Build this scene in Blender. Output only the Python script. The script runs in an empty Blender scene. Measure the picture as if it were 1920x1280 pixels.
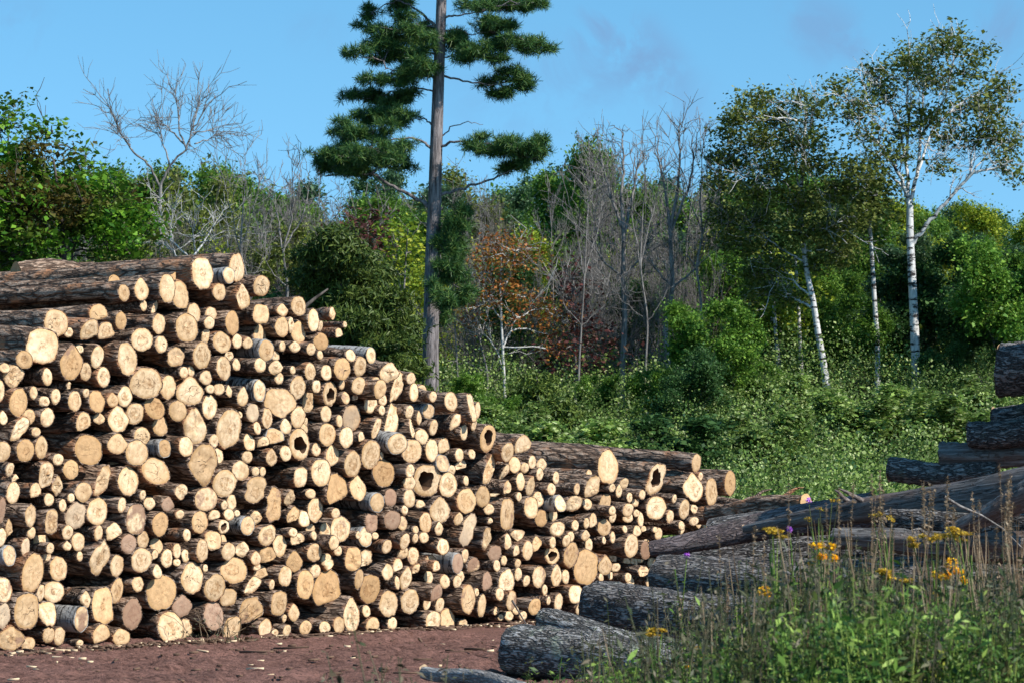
import bpy, math, random
import numpy as np
from mathutils import Vector, Matrix, Euler

# ---------------------------------------------------------------- camera model
F = 5333.0                       # focal length in pixels of the 1920 px wide frame (100 mm)
CAM_H = 1.46
PITCH = math.atan(290.0 / F)     # horizon at row 930

def ray(px, py):
    x = (px - 960.0) / F; z = (640.0 - py) / F; y = 1.0
    c, s = math.cos(PITCH), math.sin(PITCH)
    return np.array([x, y * c - z * s, y * s + z * c])

def at(px, py, Y):
    d = ray(px, py); t = Y / d[1]
    return np.array([d[0] * t, Y, CAM_H + d[2] * t])

# ---------------------------------------------------------------- log pile, read tile by tile
# tile origin x,y : ends "cx,cy,w,h[,look[,landmark text]]" in 1/6.4 px of the tile
# looks: k cracked, h hollow, r dark heart, t tan, p muddy, s irregular, g grey
TILES = {
(0, 460): """1490,572,150,210,r,rough ringed end below the long knotty log;1700,525,180,270;1725,720,95,140,r;1850,745,105,150,s;1185,830,200,240,k,round tan end under the long brown top log
675,930,255,310,k,large pale cracked end of the deeply furrowed log;1455,905,135,215,t;1910,945,170,240;825,1045,95,120,r;1075,1040,205,305,r,oval end with a long brown heart;1275,1050,195,255,r;1705,1130,225,275,r,round end with a star shaped brown heart
510,1205,365,440,b,huge squarish smooth pale end near the left edge;860,1400,265,410,rt,pear shaped tan end with a stained heart;955,1240,90,110;1172,1335,160,265;1530,1360,240,390,,tall smooth oval end under the star hearted log;1935,1190,160,200,k;295,1370,160,210,r;60,1470,130,120""",
(0, 660): """160,290,200,305,rs;570,295,105,210;5,460,85,260;1030,230,130,210;1245,295,155,230,r;1755,370,335,350,k,large round pale end split by deep cracks;405,485,95,155,r;225,600,205,320,t;530,590,105,140,rs;670,530,110,190
825,415,50,110,s;900,585,155,240,r;1035,490,75,105,t;1165,590,190,260,t;1500,530,170,240,r,end with a brown crescent heart;1355,570,140,165,r;570,780,190,220;345,775,145,185;40,785,110,165,r;215,915,190,290,s
435,955,120,110;1005,855,170,285,r;1190,790,130,135;1420,800,225,305,r,egg shaped end with one round brown pith;1620,735,190,265,r;1860,670,215,270,rt;1925,885,180,225;1705,1010,230,220,k;305,1175,205,270,t;500,1140,190,265,r
30,1190,160,250;1065,1170,260,350,t,tan end with a small ring below a dark gap;1410,1095,215,245,w,round end dotted with worm holes;1645,1205,240,300;700,1285,120,145,t;1980,1150,140,220,r""",
(0, 860): """120,125,95,175;170,230,110,90,s;555,185,190,330,rs,tall rotten ended log with a dark cleft;855,125,170,225,t;1210,255,275,350,s,wide lumpy pale end with a small brown pith;1540,265,275,335,k,broad pale end with a starry crack;1870,145,275,330,k;160,405,180,250;430,395,125,215
690,315,150,220,s;1005,395,195,235;590,485,100,145;755,555,90,145;855,465,85,110,r;915,680,235,315,g,grey round end with saw marks;1170,630,280,325,r,large round end with a square brown heart;1465,550,130,185;1715,430,100,125,r;1795,530,130,150,p
1635,720,275,380,q,large end half covered with purple mud;370,680,185,265;620,750,200,310,rs;20,620,150,300,p,muddy purple end at the left edge;110,850,115,240,s;380,880,95,140;815,880,130,175,r;940,990,150,220;1185,890,105,185,p;1365,890,200,250,s;1545,1015,170,230,p
1720,970,155,215,r;500,990,180,250;310,1060,120,230,g;15,940,110,230;605,1070,80,130;115,1155,195,240,k;565,1170,85,110,r;960,1165,80,120;810,1040,90,110
1200,1180,220,410,rs,tall end with a rotted notch at its foot;1880,1040,125,190;1860,1160,95,150;1700,1210,200,290,r;1405,1280,155,260;395,1365,270,450,b,tall huge pale end low on the left;705,1315,190,290,r;1890,1350,110,170""",
(0, 1060): """40,290,190,300,r;645,310,210,250;490,330,80,210;320,545,310,450,k,large flaky end in the bottom left corner;570,570,200,310,s;980,640,170,300,r,ringed end of the short silver barked log;1030,400,110,190,s;1235,480,310,440,s,broad jagged pale end near the ground on the left
1405,300,190,290,r;1655,220,145,175,r;1590,580,220,370,rp,round end with a pinkish heart near the ground;1940,320,290,420,t,big orange end with torn bark;35,600,150,300,g;130,870,250,300,s;345,940,180,170;585,830,125,190;715,845,130,220;960,930,70,90;1220,840,220,270;1460,860,190,200
2050,745,255,385,r;2210,790,180,300,k""",
(300, 460): """510,335,255,385,b,big smooth pale end on the very top of the pile;925,270,200,330,k,cracked end at the right of the top row;830,360,130,190;1220,485,180,245,k,last round end at the top right;90,515,170,330;245,595,190,350;715,560,145,205,r;1000,615,180,280,rs
1665,730,160,230,r,round end beside the broken branch;1215,825,190,240;1470,775,130,150,r;1845,900,130,270;410,815,170,235;615,825,165,170;325,990,245,335,r,round end with a wavy brown ring;595,930,115,150,r;870,930,200,285,t,smooth brown end in the upper pile;1200,1075,180,260
1465,980,180,235;1570,950,80,190,s;1665,1045,170,260;550,1090,90,200,s;745,1160,200,250,r;930,1150,130,175;1055,1170,115,140,r;1280,1260,150,240,r;1470,1210,90,120,r;1620,1215,110,130;1815,1240,150,150;1935,1155,160,200,t;190,1330,180,230,s;505,1320,240,310,r""",
(300, 660): """830,45,100,120,s;765,190,235,275,r;920,145,105,145;1205,155,135,165;1390,180,110,180,s;1385,45,100,120;290,240,110,140,g;375,225,80,130;555,305,120,170;100,420,200,280;360,465,270,335,k,round pale end with a nick at its rim;605,440,85,105,r
710,440,115,140,t;830,465,80,145;995,530,135,225;1195,460,135,250,r,ringed end of the grey birch log;1430,310,120,140;1595,215,65,105;1805,235,125,215,r;1880,410,90,160;1655,420,170,270,r;1780,590,190,290,rs;1435,600,260,370,s,large pointed end shaped like a shield;600,655,210,290,k
215,705,170,245;425,880,240,430,s,teardrop shaped tan end with an oval knot;830,915,315,465,b,biggest oval tan end in the middle of the pile;960,750,65,80;1115,725,130,215,g;1290,790,140,240,r;1170,910,120,150;1510,885,125,185;1660,780,180,260;1750,840,60,110;1720,930,90,140,p
650,1065,120,165,r;315,1130,160,235;520,1340,330,490,ks,huge splintered pale end with a torn slab;705,1240,115,180;1075,1080,145,195,r;1245,1090,105,160,s;1385,1025,160,230,r;1675,1100,230,370,h,reddish hollow log with a ragged hole;1880,1165,120,160;1050,1255,100,145;1340,1255,140,200,r;1510,1210,115,190;60,1150,150,230,r""",
(300, 860): """775,290,220,320,r;970,140,190,230,k;1150,150,75,115;1235,150,90,120,r;1150,365,230,310,r,smooth round end left of the long peanut shaped end;1690,215,160,250;1935,160,230,320,k;555,480,260,270,q,brown end with a muddy lower rim;255,390,190,200,s;95,540,185,180,p;5,780,200,285,t;775,555,75,110
860,520,105,190,t;830,665,105,140;925,650,70,80;240,665,90,110,t;480,755,200,255,k;655,685,130,155,r;765,810,150,165,h,small hollow end with an orange hole;325,910,105,150;1055,800,180,220;1150,700,120,180,s;1370,550,210,400,s,long peanut shaped pale end;1560,460,150,200,s;1810,415,95,115
1600,690,145,240,s;1730,715,130,200;1865,610,170,280,r;1805,835,100,125,r;1850,915,95,110;1600,880,90,110;1290,915,205,250,r;640,975,190,240,ks;755,970,80,130;825,1105,140,205;510,1095,165,265,r;205,1100,90,180;310,1160,100,150,r;85,1190,135,220,r;205,1240,80,90
985,1080,140,180,s;1440,1040,165,255,r;1650,970,160,190,ks;1860,1120,160,210,r;1155,1190,110,180,r;1290,1170,150,250,s;1615,1225,165,240,t""",
(300, 1060): """890,55,270,300,r,round end with a rust stained centre;390,150,290,350,k,big round cracked end low in the pile;545,30,60,100;660,260,240,320,r,end with a dark star shaped crack;820,380,190,220;1160,10,100,100;1210,100,140,200,r;1090,230,210,210,s;1345,225,75,120;1505,125,155,250
1745,225,210,340,t,tall tan oval low in the middle;1865,65,125,160;1430,450,250,310,r,round pale end with a small centre ring near the ground;1090,570,300,380,rs,rotten ended log with a bark collar near the ground;650,600,260,340,rp,pinkish round end of the dark log by the dry weed;870,745,230,300,k
265,480,230,260,p;1265,755,190,240;1380,805,80,90;1525,775,110,140;1495,630,60,100;1610,560,130,200;1750,740,155,165,r""",
(600, 560): """150,175,75,150,s;300,310,40,75;230,425,85,145;5,330,60,130;370,680,135,150,r;615,680,125,190,,clean white end of the birch log right of the steps;5,675,60,110;270,840,185,255,k,brown cracked end in the middle step;485,810,170,240,r;80,885,120,185,r;830,880,170,240,s,torn splintery stub
910,1050,210,370,s,big leaning half moon end;675,1000,90,130,r;725,1080,150,220;465,1040,150,200;265,1025,75,130,t;1095,955,110,140;1130,1120,110,220;1220,1100,95,140,r;1360,1170,90,130;1575,1230,150,230,r,ringed end just right of the pine trunk;1810,1300,140,360,s,tall leaning slab end on the right shoulder;1895,1330,50,190
120,1140,205,290,h,round end with a crumbling dark heart;310,1190,90,140;425,1185,75,110,r;610,1255,180,240;755,1210,90,140""",
(600, 760): """75,100,125,190;235,185,90,145;380,150,220,310,g,large buff end with a faint bruise;745,55,110,120,r;840,180,240,380,s,large smooth half moon slab;1075,75,95,160;1190,145,95,165;1305,70,140,170;665,265,135,235,rs;90,345,190,265,r;320,380,165,245;500,385,100,150,r;1095,265,150,225,rs
1365,260,110,185;1225,370,120,180,g;930,455,195,245,r,round end with a scribbled brown heart;1610,190,110,190,rs;1850,235,80,140;1730,320,120,180;1105,545,190,285,r;1345,535,185,270;1490,500,150,230;1675,590,115,160,k;1825,580,100,125;155,630,225,315,r,smooth tan ringed end
395,700,205,310,r;610,585,225,340,r,tall oval end with a square heart;765,810,205,320,rt,brown ended log with a dark pith;740,600,50,100;1475,690,170,210;1690,725,115,140,s;1575,780,100,140;1755,900,65,120;1285,895,290,390,h,round log with a big black heart shaped hole;1540,950,180,300,r
1085,780,180,170,s;1075,920,120,190;210,1030,310,430,ts,wide ragged brown end with a knot hole;455,980,190,310;690,1160,160,220;850,1100,150,210,p;1075,1110,140,220;1210,1190,100,120,t;1440,1245,190,310,,bright egg shaped end in the lower middle;1760,1140,185,290,r
190,1290,90,120;1020,1250,80,110""",
(600, 960): """65,230,125,210,r;245,200,225,300,r,round tan end with a spiral ring;460,270,70,95,r;545,290,160,225;620,120,150,240,ps,left one of the two purple mud covered ends;870,90,190,220,p,right one of the two purple mud covered ends;990,130,110,170,g;1270,120,130,235,r;1430,190,90,160;1665,75,105,150,r
1780,210,190,380,g,long drooping end with a faded lower half;170,365,125,170,r;220,460,90,120;665,280,80,90;1150,210,65,100;1145,310,60,120;1020,350,110,200,p;1250,300,120,130,q;1480,410,125,195,r;805,410,100,165;1000,480,110,140,s;1120,520,120,200,r;530,580,170,260,s;400,560,160,300,st
90,590,145,210,s;1320,610,130,190,r;1400,660,90,160,t;1655,610,115,230,p,purple muddy oval end by the silvery log;1740,520,90,170,p;1845,650,130,220,q;815,710,140,190,,clean end of the peeled orange log;935,650,115,200;1035,785,130,270,r;1150,690,110,150,s;1305,775,95,150,r;1500,830,110,165,h,thin walled ring end in the lower middle
1650,830,85,145;1690,770,80,140,p;930,840,80,155;470,800,110,240;600,915,210,350,rt,tall tan end with a dark heart low in the middle;90,950,300,500,ts,huge crumbling rotten end near the ground;1740,925,65,110;1780,1040,190,330,k,large split end resting above the ground right of the middle
1880,960,50,100;825,1095,200,310,,whitest end behind the blurred weed;1080,1065,160,290,r,oval end with a rusty spot;1285,1075,95,200,t;1400,985,130,240,rp;1440,1110,100,180;380,1225,240,410,kr,tall end with a rotten brown pocket at ground level;560,1185,105,140""",
(600, 1060): """60,740,150,150;230,710,145,200;635,710,155,180;870,690,130,150;1360,665,175,260,s;1530,650,160,270;1720,700,130,120""",
(900, 760): """95,390,210,320,h,hollow log with a black oval hole on the right shoulder;515,490,165,270,,clean oval end above the long lying log;335,555,140,230,r;255,575,130,210;95,770,180,340,rs;420,710,130,200;540,745,115,125;630,675,110,155,g;740,700,105,140,r;720,820,95,150,r;1310,825,75,115
1540,735,245,400,b,largest end on the right arm of the pile;915,865,110,155,t;490,910,115,210;610,965,135,235;770,950,105,155;860,1000,105,145,g;1250,990,130,240,k;1165,995,80,135,r;1350,1000,80,340,s;470,1090,65,110;1590,985,80,100;1670,1020,80,160;1730,935,85,135;1800,1100,80,115
1865,1140,90,140,t;1505,1160,120,210;1290,1180,100,130;200,1020,230,250,s,wide knobby pale stump end;290,790,90,190,s;330,1000,110,200,s;330,1300,240,400,b,tall pale end at the bend of the pile;110,1240,110,130,p;615,1220,170,265;700,1120,110,180;845,1180,120,220;740,1350,150,200,t
965,1170,120,200,s;1130,1170,130,200,s;1590,1260,80,110;1780,1250,130,170;1880,1290,80,90;1905,1060,50,80;35,1090,120,240""",
(900, 960): """880,30,110,140;1360,115,100,215;1280,130,60,130,p;1145,155,85,130,r;1495,180,155,195,r,slanting ringed orange end;1595,60,120,130,r;1775,55,120,130;1880,45,90,110;125,110,55,90,t;80,310,160,280,s;930,200,190,180,s;340,375,90,230,p,narrow pink oval end;455,270,110,140,ts;575,455,130,225
660,380,130,180,s;180,490,140,190,p;440,475,115,170,p;875,360,90,140;1040,340,90,150;1090,290,80,120;1270,275,95,130,g;1310,390,80,155,g;1490,335,45,90;1595,300,75,140;1820,400,165,275,r,pale end with one small dark pith on the right;1890,240,100,170;1740,200,80,90;290,575,75,115
455,610,60,110;205,640,80,140,r;865,510,130,220,h;1095,510,185,290,r,bright end left of the great brown disc;1275,655,260,430,T,great brown disc at the right end of the pile;1505,635,140,230,r;1630,660,85,110,r;1455,785,55,105;1565,750,70,120;90,850,140,270,p;320,840,210,310,,rough pale end in the lower right;460,740,80,160
560,820,90,140,k;710,770,150,250;920,755,140,260,r;1030,770,90,170;1780,780,130,120;1150,980,160,230;780,930,80,130;760,1000,80,130;825,1055,55,105;945,1080,145,210;660,1130,130,200,rt,thick ringed end beside the lichen log;25,1120,110,270;240,980,90,150;260,1110,190,200,s;380,1060,110,230
200,1190,120,120,s;430,1170,80,110;250,1260,90,80;350,1240,110,120;520,1240,150,110;1200,1160,80,140""",
(1200, 800): """680,430,115,215,,white end of the topmost log on the right;730,590,75,100,r;195,625,200,390,h,long oval end with a black rotted hole on the right;640,720,195,320,r,round end with a yellow heart on the far right;860,780,195,330,r,round ringed end second from the far right;1085,670,140,295,t,rightmost end with a split heart
30,810,80,115;415,860,60,105;195,970,180,275,k;535,985,130,235,r,neatly ringed brown end on the far right;365,1075,100,160;650,985,95,120,s;850,1060,120,220;970,980,80,110;1015,1060,85,140;1200,1020,80,100,t;1450,970,70,120;650,1130,75,105;500,1180,130,110,r
10,1110,50,180;45,1230,60,90;1095,1085,80,60;190,1240,60,90""",
(1100, 960): """690,210,55,100;865,255,90,140;710,450,110,220,pt;690,720,180,150,s""",
}

# ---------------------------------------------------------------- helpers
scene = bpy.context.scene
COL = scene.collection
pi = math.pi

def link(o):
    COL.objects.link(o); return o

def tag(o, label=None, cat=None, group=None, kind=None):
    if label: o['label'] = label
    if cat: o['category'] = cat
    if group: o['group'] = group
    if kind: o['kind'] = kind
    return o

def empty(name, loc, rz=0.0):
    o = bpy.data.objects.new(name, None); link(o)
    o.location = tuple(float(v) for v in loc); o.rotation_euler = (0, 0, rz); o.empty_display_size = .2
    return o

def mesh(name, V, Fs, mats, mi=None, uv=None, smooth=False):
    """V (n,3); Fs list of arrays (m,k) ; mi list of material index per array"""
    me = bpy.data.meshes.new(name)
    V = np.asarray(V, dtype=np.float32)
    me.vertices.add(len(V)); me.vertices.foreach_set('co', V.ravel())
    Fs = [np.asarray(f, dtype=np.int32) for f in Fs if len(f)]
    nl = sum(f.size for f in Fs); npol = sum(len(f) for f in Fs)
    me.loops.add(nl); me.polygons.add(npol)
    me.loops.foreach_set('vertex_index', np.concatenate([f.ravel() for f in Fs]))
    tot = np.concatenate([np.full(len(f), f.shape[1], np.int32) for f in Fs])
    st = np.concatenate([[0], np.cumsum(tot)[:-1]]).astype(np.int32)
    me.polygons.foreach_set('loop_start', st)
    try: me.polygons.foreach_set('loop_total', tot)
    except Exception: pass
    if mi is not None:
        me.polygons.foreach_set('material_index', np.concatenate([np.full(len(f), m, np.int32) for f, m in zip(Fs, mi)]))
    if smooth: me.polygons.foreach_set('use_smooth', np.ones(npol, dtype=bool))
    for m in (mats if isinstance(mats, (list, tuple)) else [mats]): me.materials.append(m)
    if uv is not None:
        at_ = me.attributes.new('disc', 'FLOAT_VECTOR', 'POINT')
        at_.data.foreach_set('vector', np.asarray(uv, dtype=np.float32).ravel())
    me.update(calc_edges=True)
    return me

def obj(name, me, parent=None, loc=(0, 0, 0), rot=(0, 0, 0)):
    o = bpy.data.objects.new(name, me); link(o)
    o.location = tuple(float(v) for v in loc); o.rotation_euler = rot
    if parent is not None: o.parent = parent
    return o

def dup(root, loc, rz, scale):
    r = root.copy(); COL.objects.link(r)
    r.location = tuple(float(v) for v in loc); r.rotation_euler = (0, 0, rz); r.scale = scale
    for ch in list(root.children):
        c = ch.copy(); COL.objects.link(c); c.parent = r
    return r

class Tubes:
    def __init__(s): s.V = []; s.Q = []; s.n = 0
    def add(s, pts, rad, k=4):
        pts = np.asarray(pts, float); m = len(pts)
        rad = np.broadcast_to(np.asarray(rad, float), (m,)) if np.ndim(rad) else np.full(m, rad)
        t = np.gradient(pts, axis=0); t /= (np.linalg.norm(t, axis=1)[:, None] + 1e-9)
        ref = np.array([0., 0., 1.]) if abs(t[0][2]) < .8 else np.array([1., 0., 0.])
        a = np.cross(t, ref); a /= (np.linalg.norm(a, axis=1)[:, None] + 1e-9); b = np.cross(t, a)
        ph = np.arange(k) * 2 * pi / k
        ring = a[:, None, :] * np.cos(ph)[None, :, None] + b[:, None, :] * np.sin(ph)[None, :, None]
        v = pts[:, None, :] + ring * rad[:, None, None]
        s.V.append(v.reshape(-1, 3))
        i = np.arange(m - 1)[:, None] * k; j = np.arange(k)[None, :]; j2 = (j + 1) % k
        q = np.stack([i + j, i + j2, i + k + j2, i + k + j], -1).reshape(-1, 4) + s.n
        s.Q.append(q); s.n += m * k
    def mesh(s, name, mat, smooth=True):
        return mesh(name, np.concatenate(s.V), [np.concatenate(s.Q)], mat, smooth=smooth)

def leaves(C, size, rng, aspect=.62, up=0.35, fold=.18, jit=.35):
    """rhombic folded leaves at centres C -> V, Q"""
    n = len(C)
    d = rng.normal(size=(n, 3)); d /= np.linalg.norm(d, axis=1)[:, None]
    nm = rng.normal(size=(n, 3)); nm[:, 2] = np.abs(nm[:, 2]) + up * 2
    nm /= np.linalg.norm(nm, axis=1)[:, None]
    a = np.cross(d, nm); a /= (np.linalg.norm(a, axis=1)[:, None] + 1e-9)
    b = np.cross(nm, a)
    s = (size * np.exp(np.clip(rng.normal(size=n), -2, 2) * jit))[:, None]
    v = np.stack([C - a * s * .5, C + b * s * .5 * aspect + nm * s * fold * .5, C + a * s * .5, C - b * s * .5 * aspect + nm * s * fold * .5], 1)
    return v.reshape(-1, 3), np.arange(n * 4).reshape(-1, 4)

def needles(C, L, rng, k=12, w=.012, droop=0.15):
    """tufts of thin triangular needles"""
    n = len(C)
    d = rng.normal(size=(n, k, 3)); d[:, :, 2] += .35 - droop; d /= np.linalg.norm(d, axis=2)[:, :, None]
    side = rng.normal(size=(n, k, 3)); side = np.cross(d, side); side /= np.linalg.norm(side, axis=2)[:, :, None]
    l = (L * (1 + .35 * rng.uniform(-1, 1, (n, k))))[:, :, None]
    c = C[:, None, :]
    v = np.stack([np.broadcast_to(c, d.shape) - side * w + d * l * .1, np.broadcast_to(c, d.shape) + side * w + d * l * .1, c + d * l + side * w * .5, c + d * l - side * w * .5], 2)
    return v.reshape(-1, 3), np.arange(n * k * 4).reshape(-1, 4)

def bez(p0, p1, bend, m=8, rng=None, wob=0.0):
    p0, p1, bend = map(lambda q: np.asarray(q, float), (p0, p1, bend))
    t = np.linspace(0, 1, m)[:, None]
    p = p0 * (1 - t) + p1 * t + bend * (4 * t * (1 - t))
    if rng is not None and wob:
        w = rng.normal(size=(m, 3)) * wob; w[0] = 0; p = p + w
    return p

# ---------------------------------------------------------------- node materials
class NT:
    def __init__(s, name):
        s.m = bpy.data.materials.new(name); s.m.use_nodes = True
        s.t = s.m.node_tree; s.t.nodes.clear()
        s.out = s.t.nodes.new('ShaderNodeOutputMaterial')
    def n(s, typ, ins=None, **kw):
        nd = s.t.nodes.new('ShaderNode' + typ)
        for k, v in kw.items(): setattr(nd, k, v)
        for k, v in (ins or {}).items(): s.set(nd, k, v)
        return nd
    def set(s, nd, k, v):
        i = nd.inputs[k]
        if isinstance(v, bpy.types.NodeSocket): s.t.links.new(v, i)
        elif hasattr(v, 'outputs'): s.t.links.new(v.outputs[0], i)
        elif isinstance(v, (tuple, list)) and len(v) == 3 and i.type == 'RGBA': i.default_value = (*v, 1)
        else: i.default_value = v
    def math(s, op, a, b=0.0, c=None, clamp=False):
        nd = s.n('Math', operation=op, use_clamp=clamp); s.set(nd, 0, a); s.set(nd, 1, b)
        if c is not None: s.set(nd, 2, c)
        return nd.outputs[0]
    def mix(s, f, a, b, blend='MIX'):
        nd = s.n('Mix', data_type='RGBA', blend_type=blend); s.set(nd, 0, f); s.set(nd, 6, a); s.set(nd, 7, b)
        return nd.outputs[2]
    def ramp(s, f, stops, interp='LINEAR'):
        nd = s.n('ValToRGB'); s.set(nd, 0, f); cr = nd.color_ramp; cr.interpolation = interp
        while len(cr.elements) < len(stops): cr.elements.new(.5)
        for e, (p, c) in zip(cr.elements, stops):
            e.position = p; e.color = (c, c, c, 1) if not isinstance(c, tuple) else (*c, 1)
        return nd.outputs[0]
    def noise(s, vec, scale, detail=4, rough=.55, dist=0.0, dim='3D', w=None):
        nd = s.n('TexNoise', noise_dimensions=dim); s.set(nd, 'Vector', vec) if vec is not None else None
        s.set(nd, 'Scale', scale); s.set(nd, 'Detail', detail); s.set(nd, 'Roughness', rough); s.set(nd, 'Distortion', dist)
        if w is not None: s.set(nd, 'W', w)
        return nd.outputs[0]
    def attr(s, name, kind='OBJECT'):
        nd = s.n('Attribute', attribute_type=kind, attribute_name=name); return nd
    def map(s, vec, scale=(1, 1, 1), loc=(0, 0, 0)):
        nd = s.n('Mapping'); s.set(nd, 'Vector', vec); nd.inputs['Scale'].default_value = scale; nd.inputs['Location'].default_value = loc
        return nd.outputs[0]
    def bump(s, h, strength=.5, dist=.02):
        nd = s.n('Bump'); s.set(nd, 'Height', h); nd.inputs['Strength'].default_value = strength; nd.inputs['Distance'].default_value = dist
        return nd.outputs[0]
    def bsdf(s, col, rough=.8, bump=None, spec=.3, **kw):
        nd = s.n('BsdfPrincipled'); s.set(nd, 'Base Color', col); s.set(nd, 'Roughness', rough); s.set(nd, 'Specular IOR Level', spec)
        if bump is not None: s.set(nd, 'Normal', bump)
        for k, v in kw.items(): s.set(nd, k, v)
        return nd.outputs[0]
    def done(s, sh):
        s.t.links.new(sh, s.out.inputs[0]); return s.m

def mat_wood_end():
    t = NT('sawn_wood')
    oc = t.n('TexCoord').outputs['Object']
    rnd = t.n('ObjectInfo').outputs['Random']
    disc = t.attr('disc', 'GEOMETRY').outputs['Vector']
    off = t.n('CombineXYZ', {0: t.math('MULTIPLY', rnd, 37.0), 1: t.math('MULTIPLY', rnd, 91.0), 2: 0.0}).outputs[0]
    vec = t.n('VectorMath', {0: oc, 1: off}, operation='ADD').outputs[0]
    r = t.n('VectorMath', {0: disc}, operation='LENGTH').outputs['Value']
    n1 = t.noise(vec, 5, 4, .6); n2 = t.noise(vec, 22, 5, .65); n3 = t.noise(vec, 90, 3, .6)
    rd = t.math('ADD', r, t.math('MULTIPLY', t.math('SUBTRACT', n1, .5), .22))
    rings = t.math('SINE', t.math('MULTIPLY', rd, 70.0))
    tone = t.attr('tone').outputs['Fac']; heart = t.attr('heart').outputs['Fac']; mud = t.attr('mud').outputs['Fac']; crack = t.attr('crack').outputs['Fac']; grey = t.attr('grey').outputs['Fac']
    c = t.mix(tone, (.82, .64, .43), (.58, .36, .18))
    c = t.mix(t.math('MULTIPLY', t.ramp(n1, [(.42, 0.0), (.64, 1.0)]), .65), c, (.53, .35, .18))
    c = t.mix(t.math('MULTIPLY', t.ramp(n2, [(.43, 0.0), (.68, 1.0)]), .62), c, (.33, .20, .10))
    c = t.mix(t.math('MULTIPLY', t.ramp(rings, [(.2, 0.0), (.95, 1.0)]), .10), c, (.45, .27, .12))
    # sapwood rim
    c = t.mix(t.ramp(rd, [(.80, 0.0), (.95, .6)]), c, (.48, .28, .11))
    # heart
    hd = t.math('ADD', r, t.math('ADD', t.math('MULTIPLY', t.math('SUBTRACT', n1, .5), 1.7), t.math('MULTIPLY', t.math('SUBTRACT', n2, .5), .5)))
    hm = t.math('SUBTRACT', heart, hd)
    inner = t.ramp(hm, [(.0, 0.0), (.06, 1.0)])
    c = t.mix(t.math('MULTIPLY', inner, t.ramp(n2, [(.38, .05), (.62, .7)])), c, (.36, .20, .085))
    line = t.ramp(t.math('ABSOLUTE', hm), [(.0, 1.0), (.07, 0.0)])
    c = t.mix(t.math('MULTIPLY', line, t.math('MULTIPLY', t.math('GREATER_THAN', heart, .02), t.ramp(n2, [(.4, .25), (.6, .95)]))), c, (.15, .075, .03))
    pith = t.ramp(rd, [(.03, 1.0), (.09, 0.0)])
    c = t.mix(t.math('MULTIPLY', pith, .5), c, (.30, .16, .07))
    # cracks
    cn = t.noise(vec, 4.0, 3, .5, 1.2)
    cl = t.ramp(t.math('ABSOLUTE', t.math('SUBTRACT', cn, .5)), [(.0, 1.0), (.011, 0.0)])
    cl = t.math('MULTIPLY', cl, t.math('MULTIPLY', crack, t.ramp(r, [(.55, 1.0), (.85, 0.0)])))
    c = t.mix(cl, c, (.05, .03, .018))
    c = t.mix(t.math('MULTIPLY', grey, t.ramp(n1, [(.35, .2), (.6, .9)])), c, (.42, .33, .25))
    mm = t.ramp(t.math('ADD', t.math('MULTIPLY', mud, 1.0), t.math('MULTIPLY', t.math('SUBTRACT', n1, .5), 1.6)), [(.42, 0.0), (.55, 1.0)])
    mm = t.math('MULTIPLY', mm, t.math('GREATER_THAN', mud, .05))
    c = t.mix(t.math('MULTIPLY', mm, .75), c, (.25, .145, .11))
    c = t.mix(1.0, c, t.ramp(t.math('FRACT', t.math('MULTIPLY', rnd, 7.31)), [(0.0, (.80, .76, .70)), (.4, (1.0, .98, .95)), (1.0, (1.15, 1.15, 1.13))]), 'MULTIPLY')
    # saw marks
    sw = t.n('TexWave', wave_type='BANDS', bands_direction='Z'); t.set(sw, 'Vector', vec); t.set(sw, 'Scale', 30.0); t.set(sw, 'Distortion', 6.0); t.set(sw, 'Detail', 3.0)
    h = t.math('ADD', t.math('MULTIPLY', sw.outputs['Fac'], .22), t.math('ADD', t.math('MULTIPLY', n2, .9), t.math('MULTIPLY', n3, .5)))
    h = t.math('SUBTRACT', h, t.math('MULTIPLY', cl, 2.0))
    return t.done(t.bsdf(c, .75, t.bump(h, .55, .012), .25))

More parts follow.
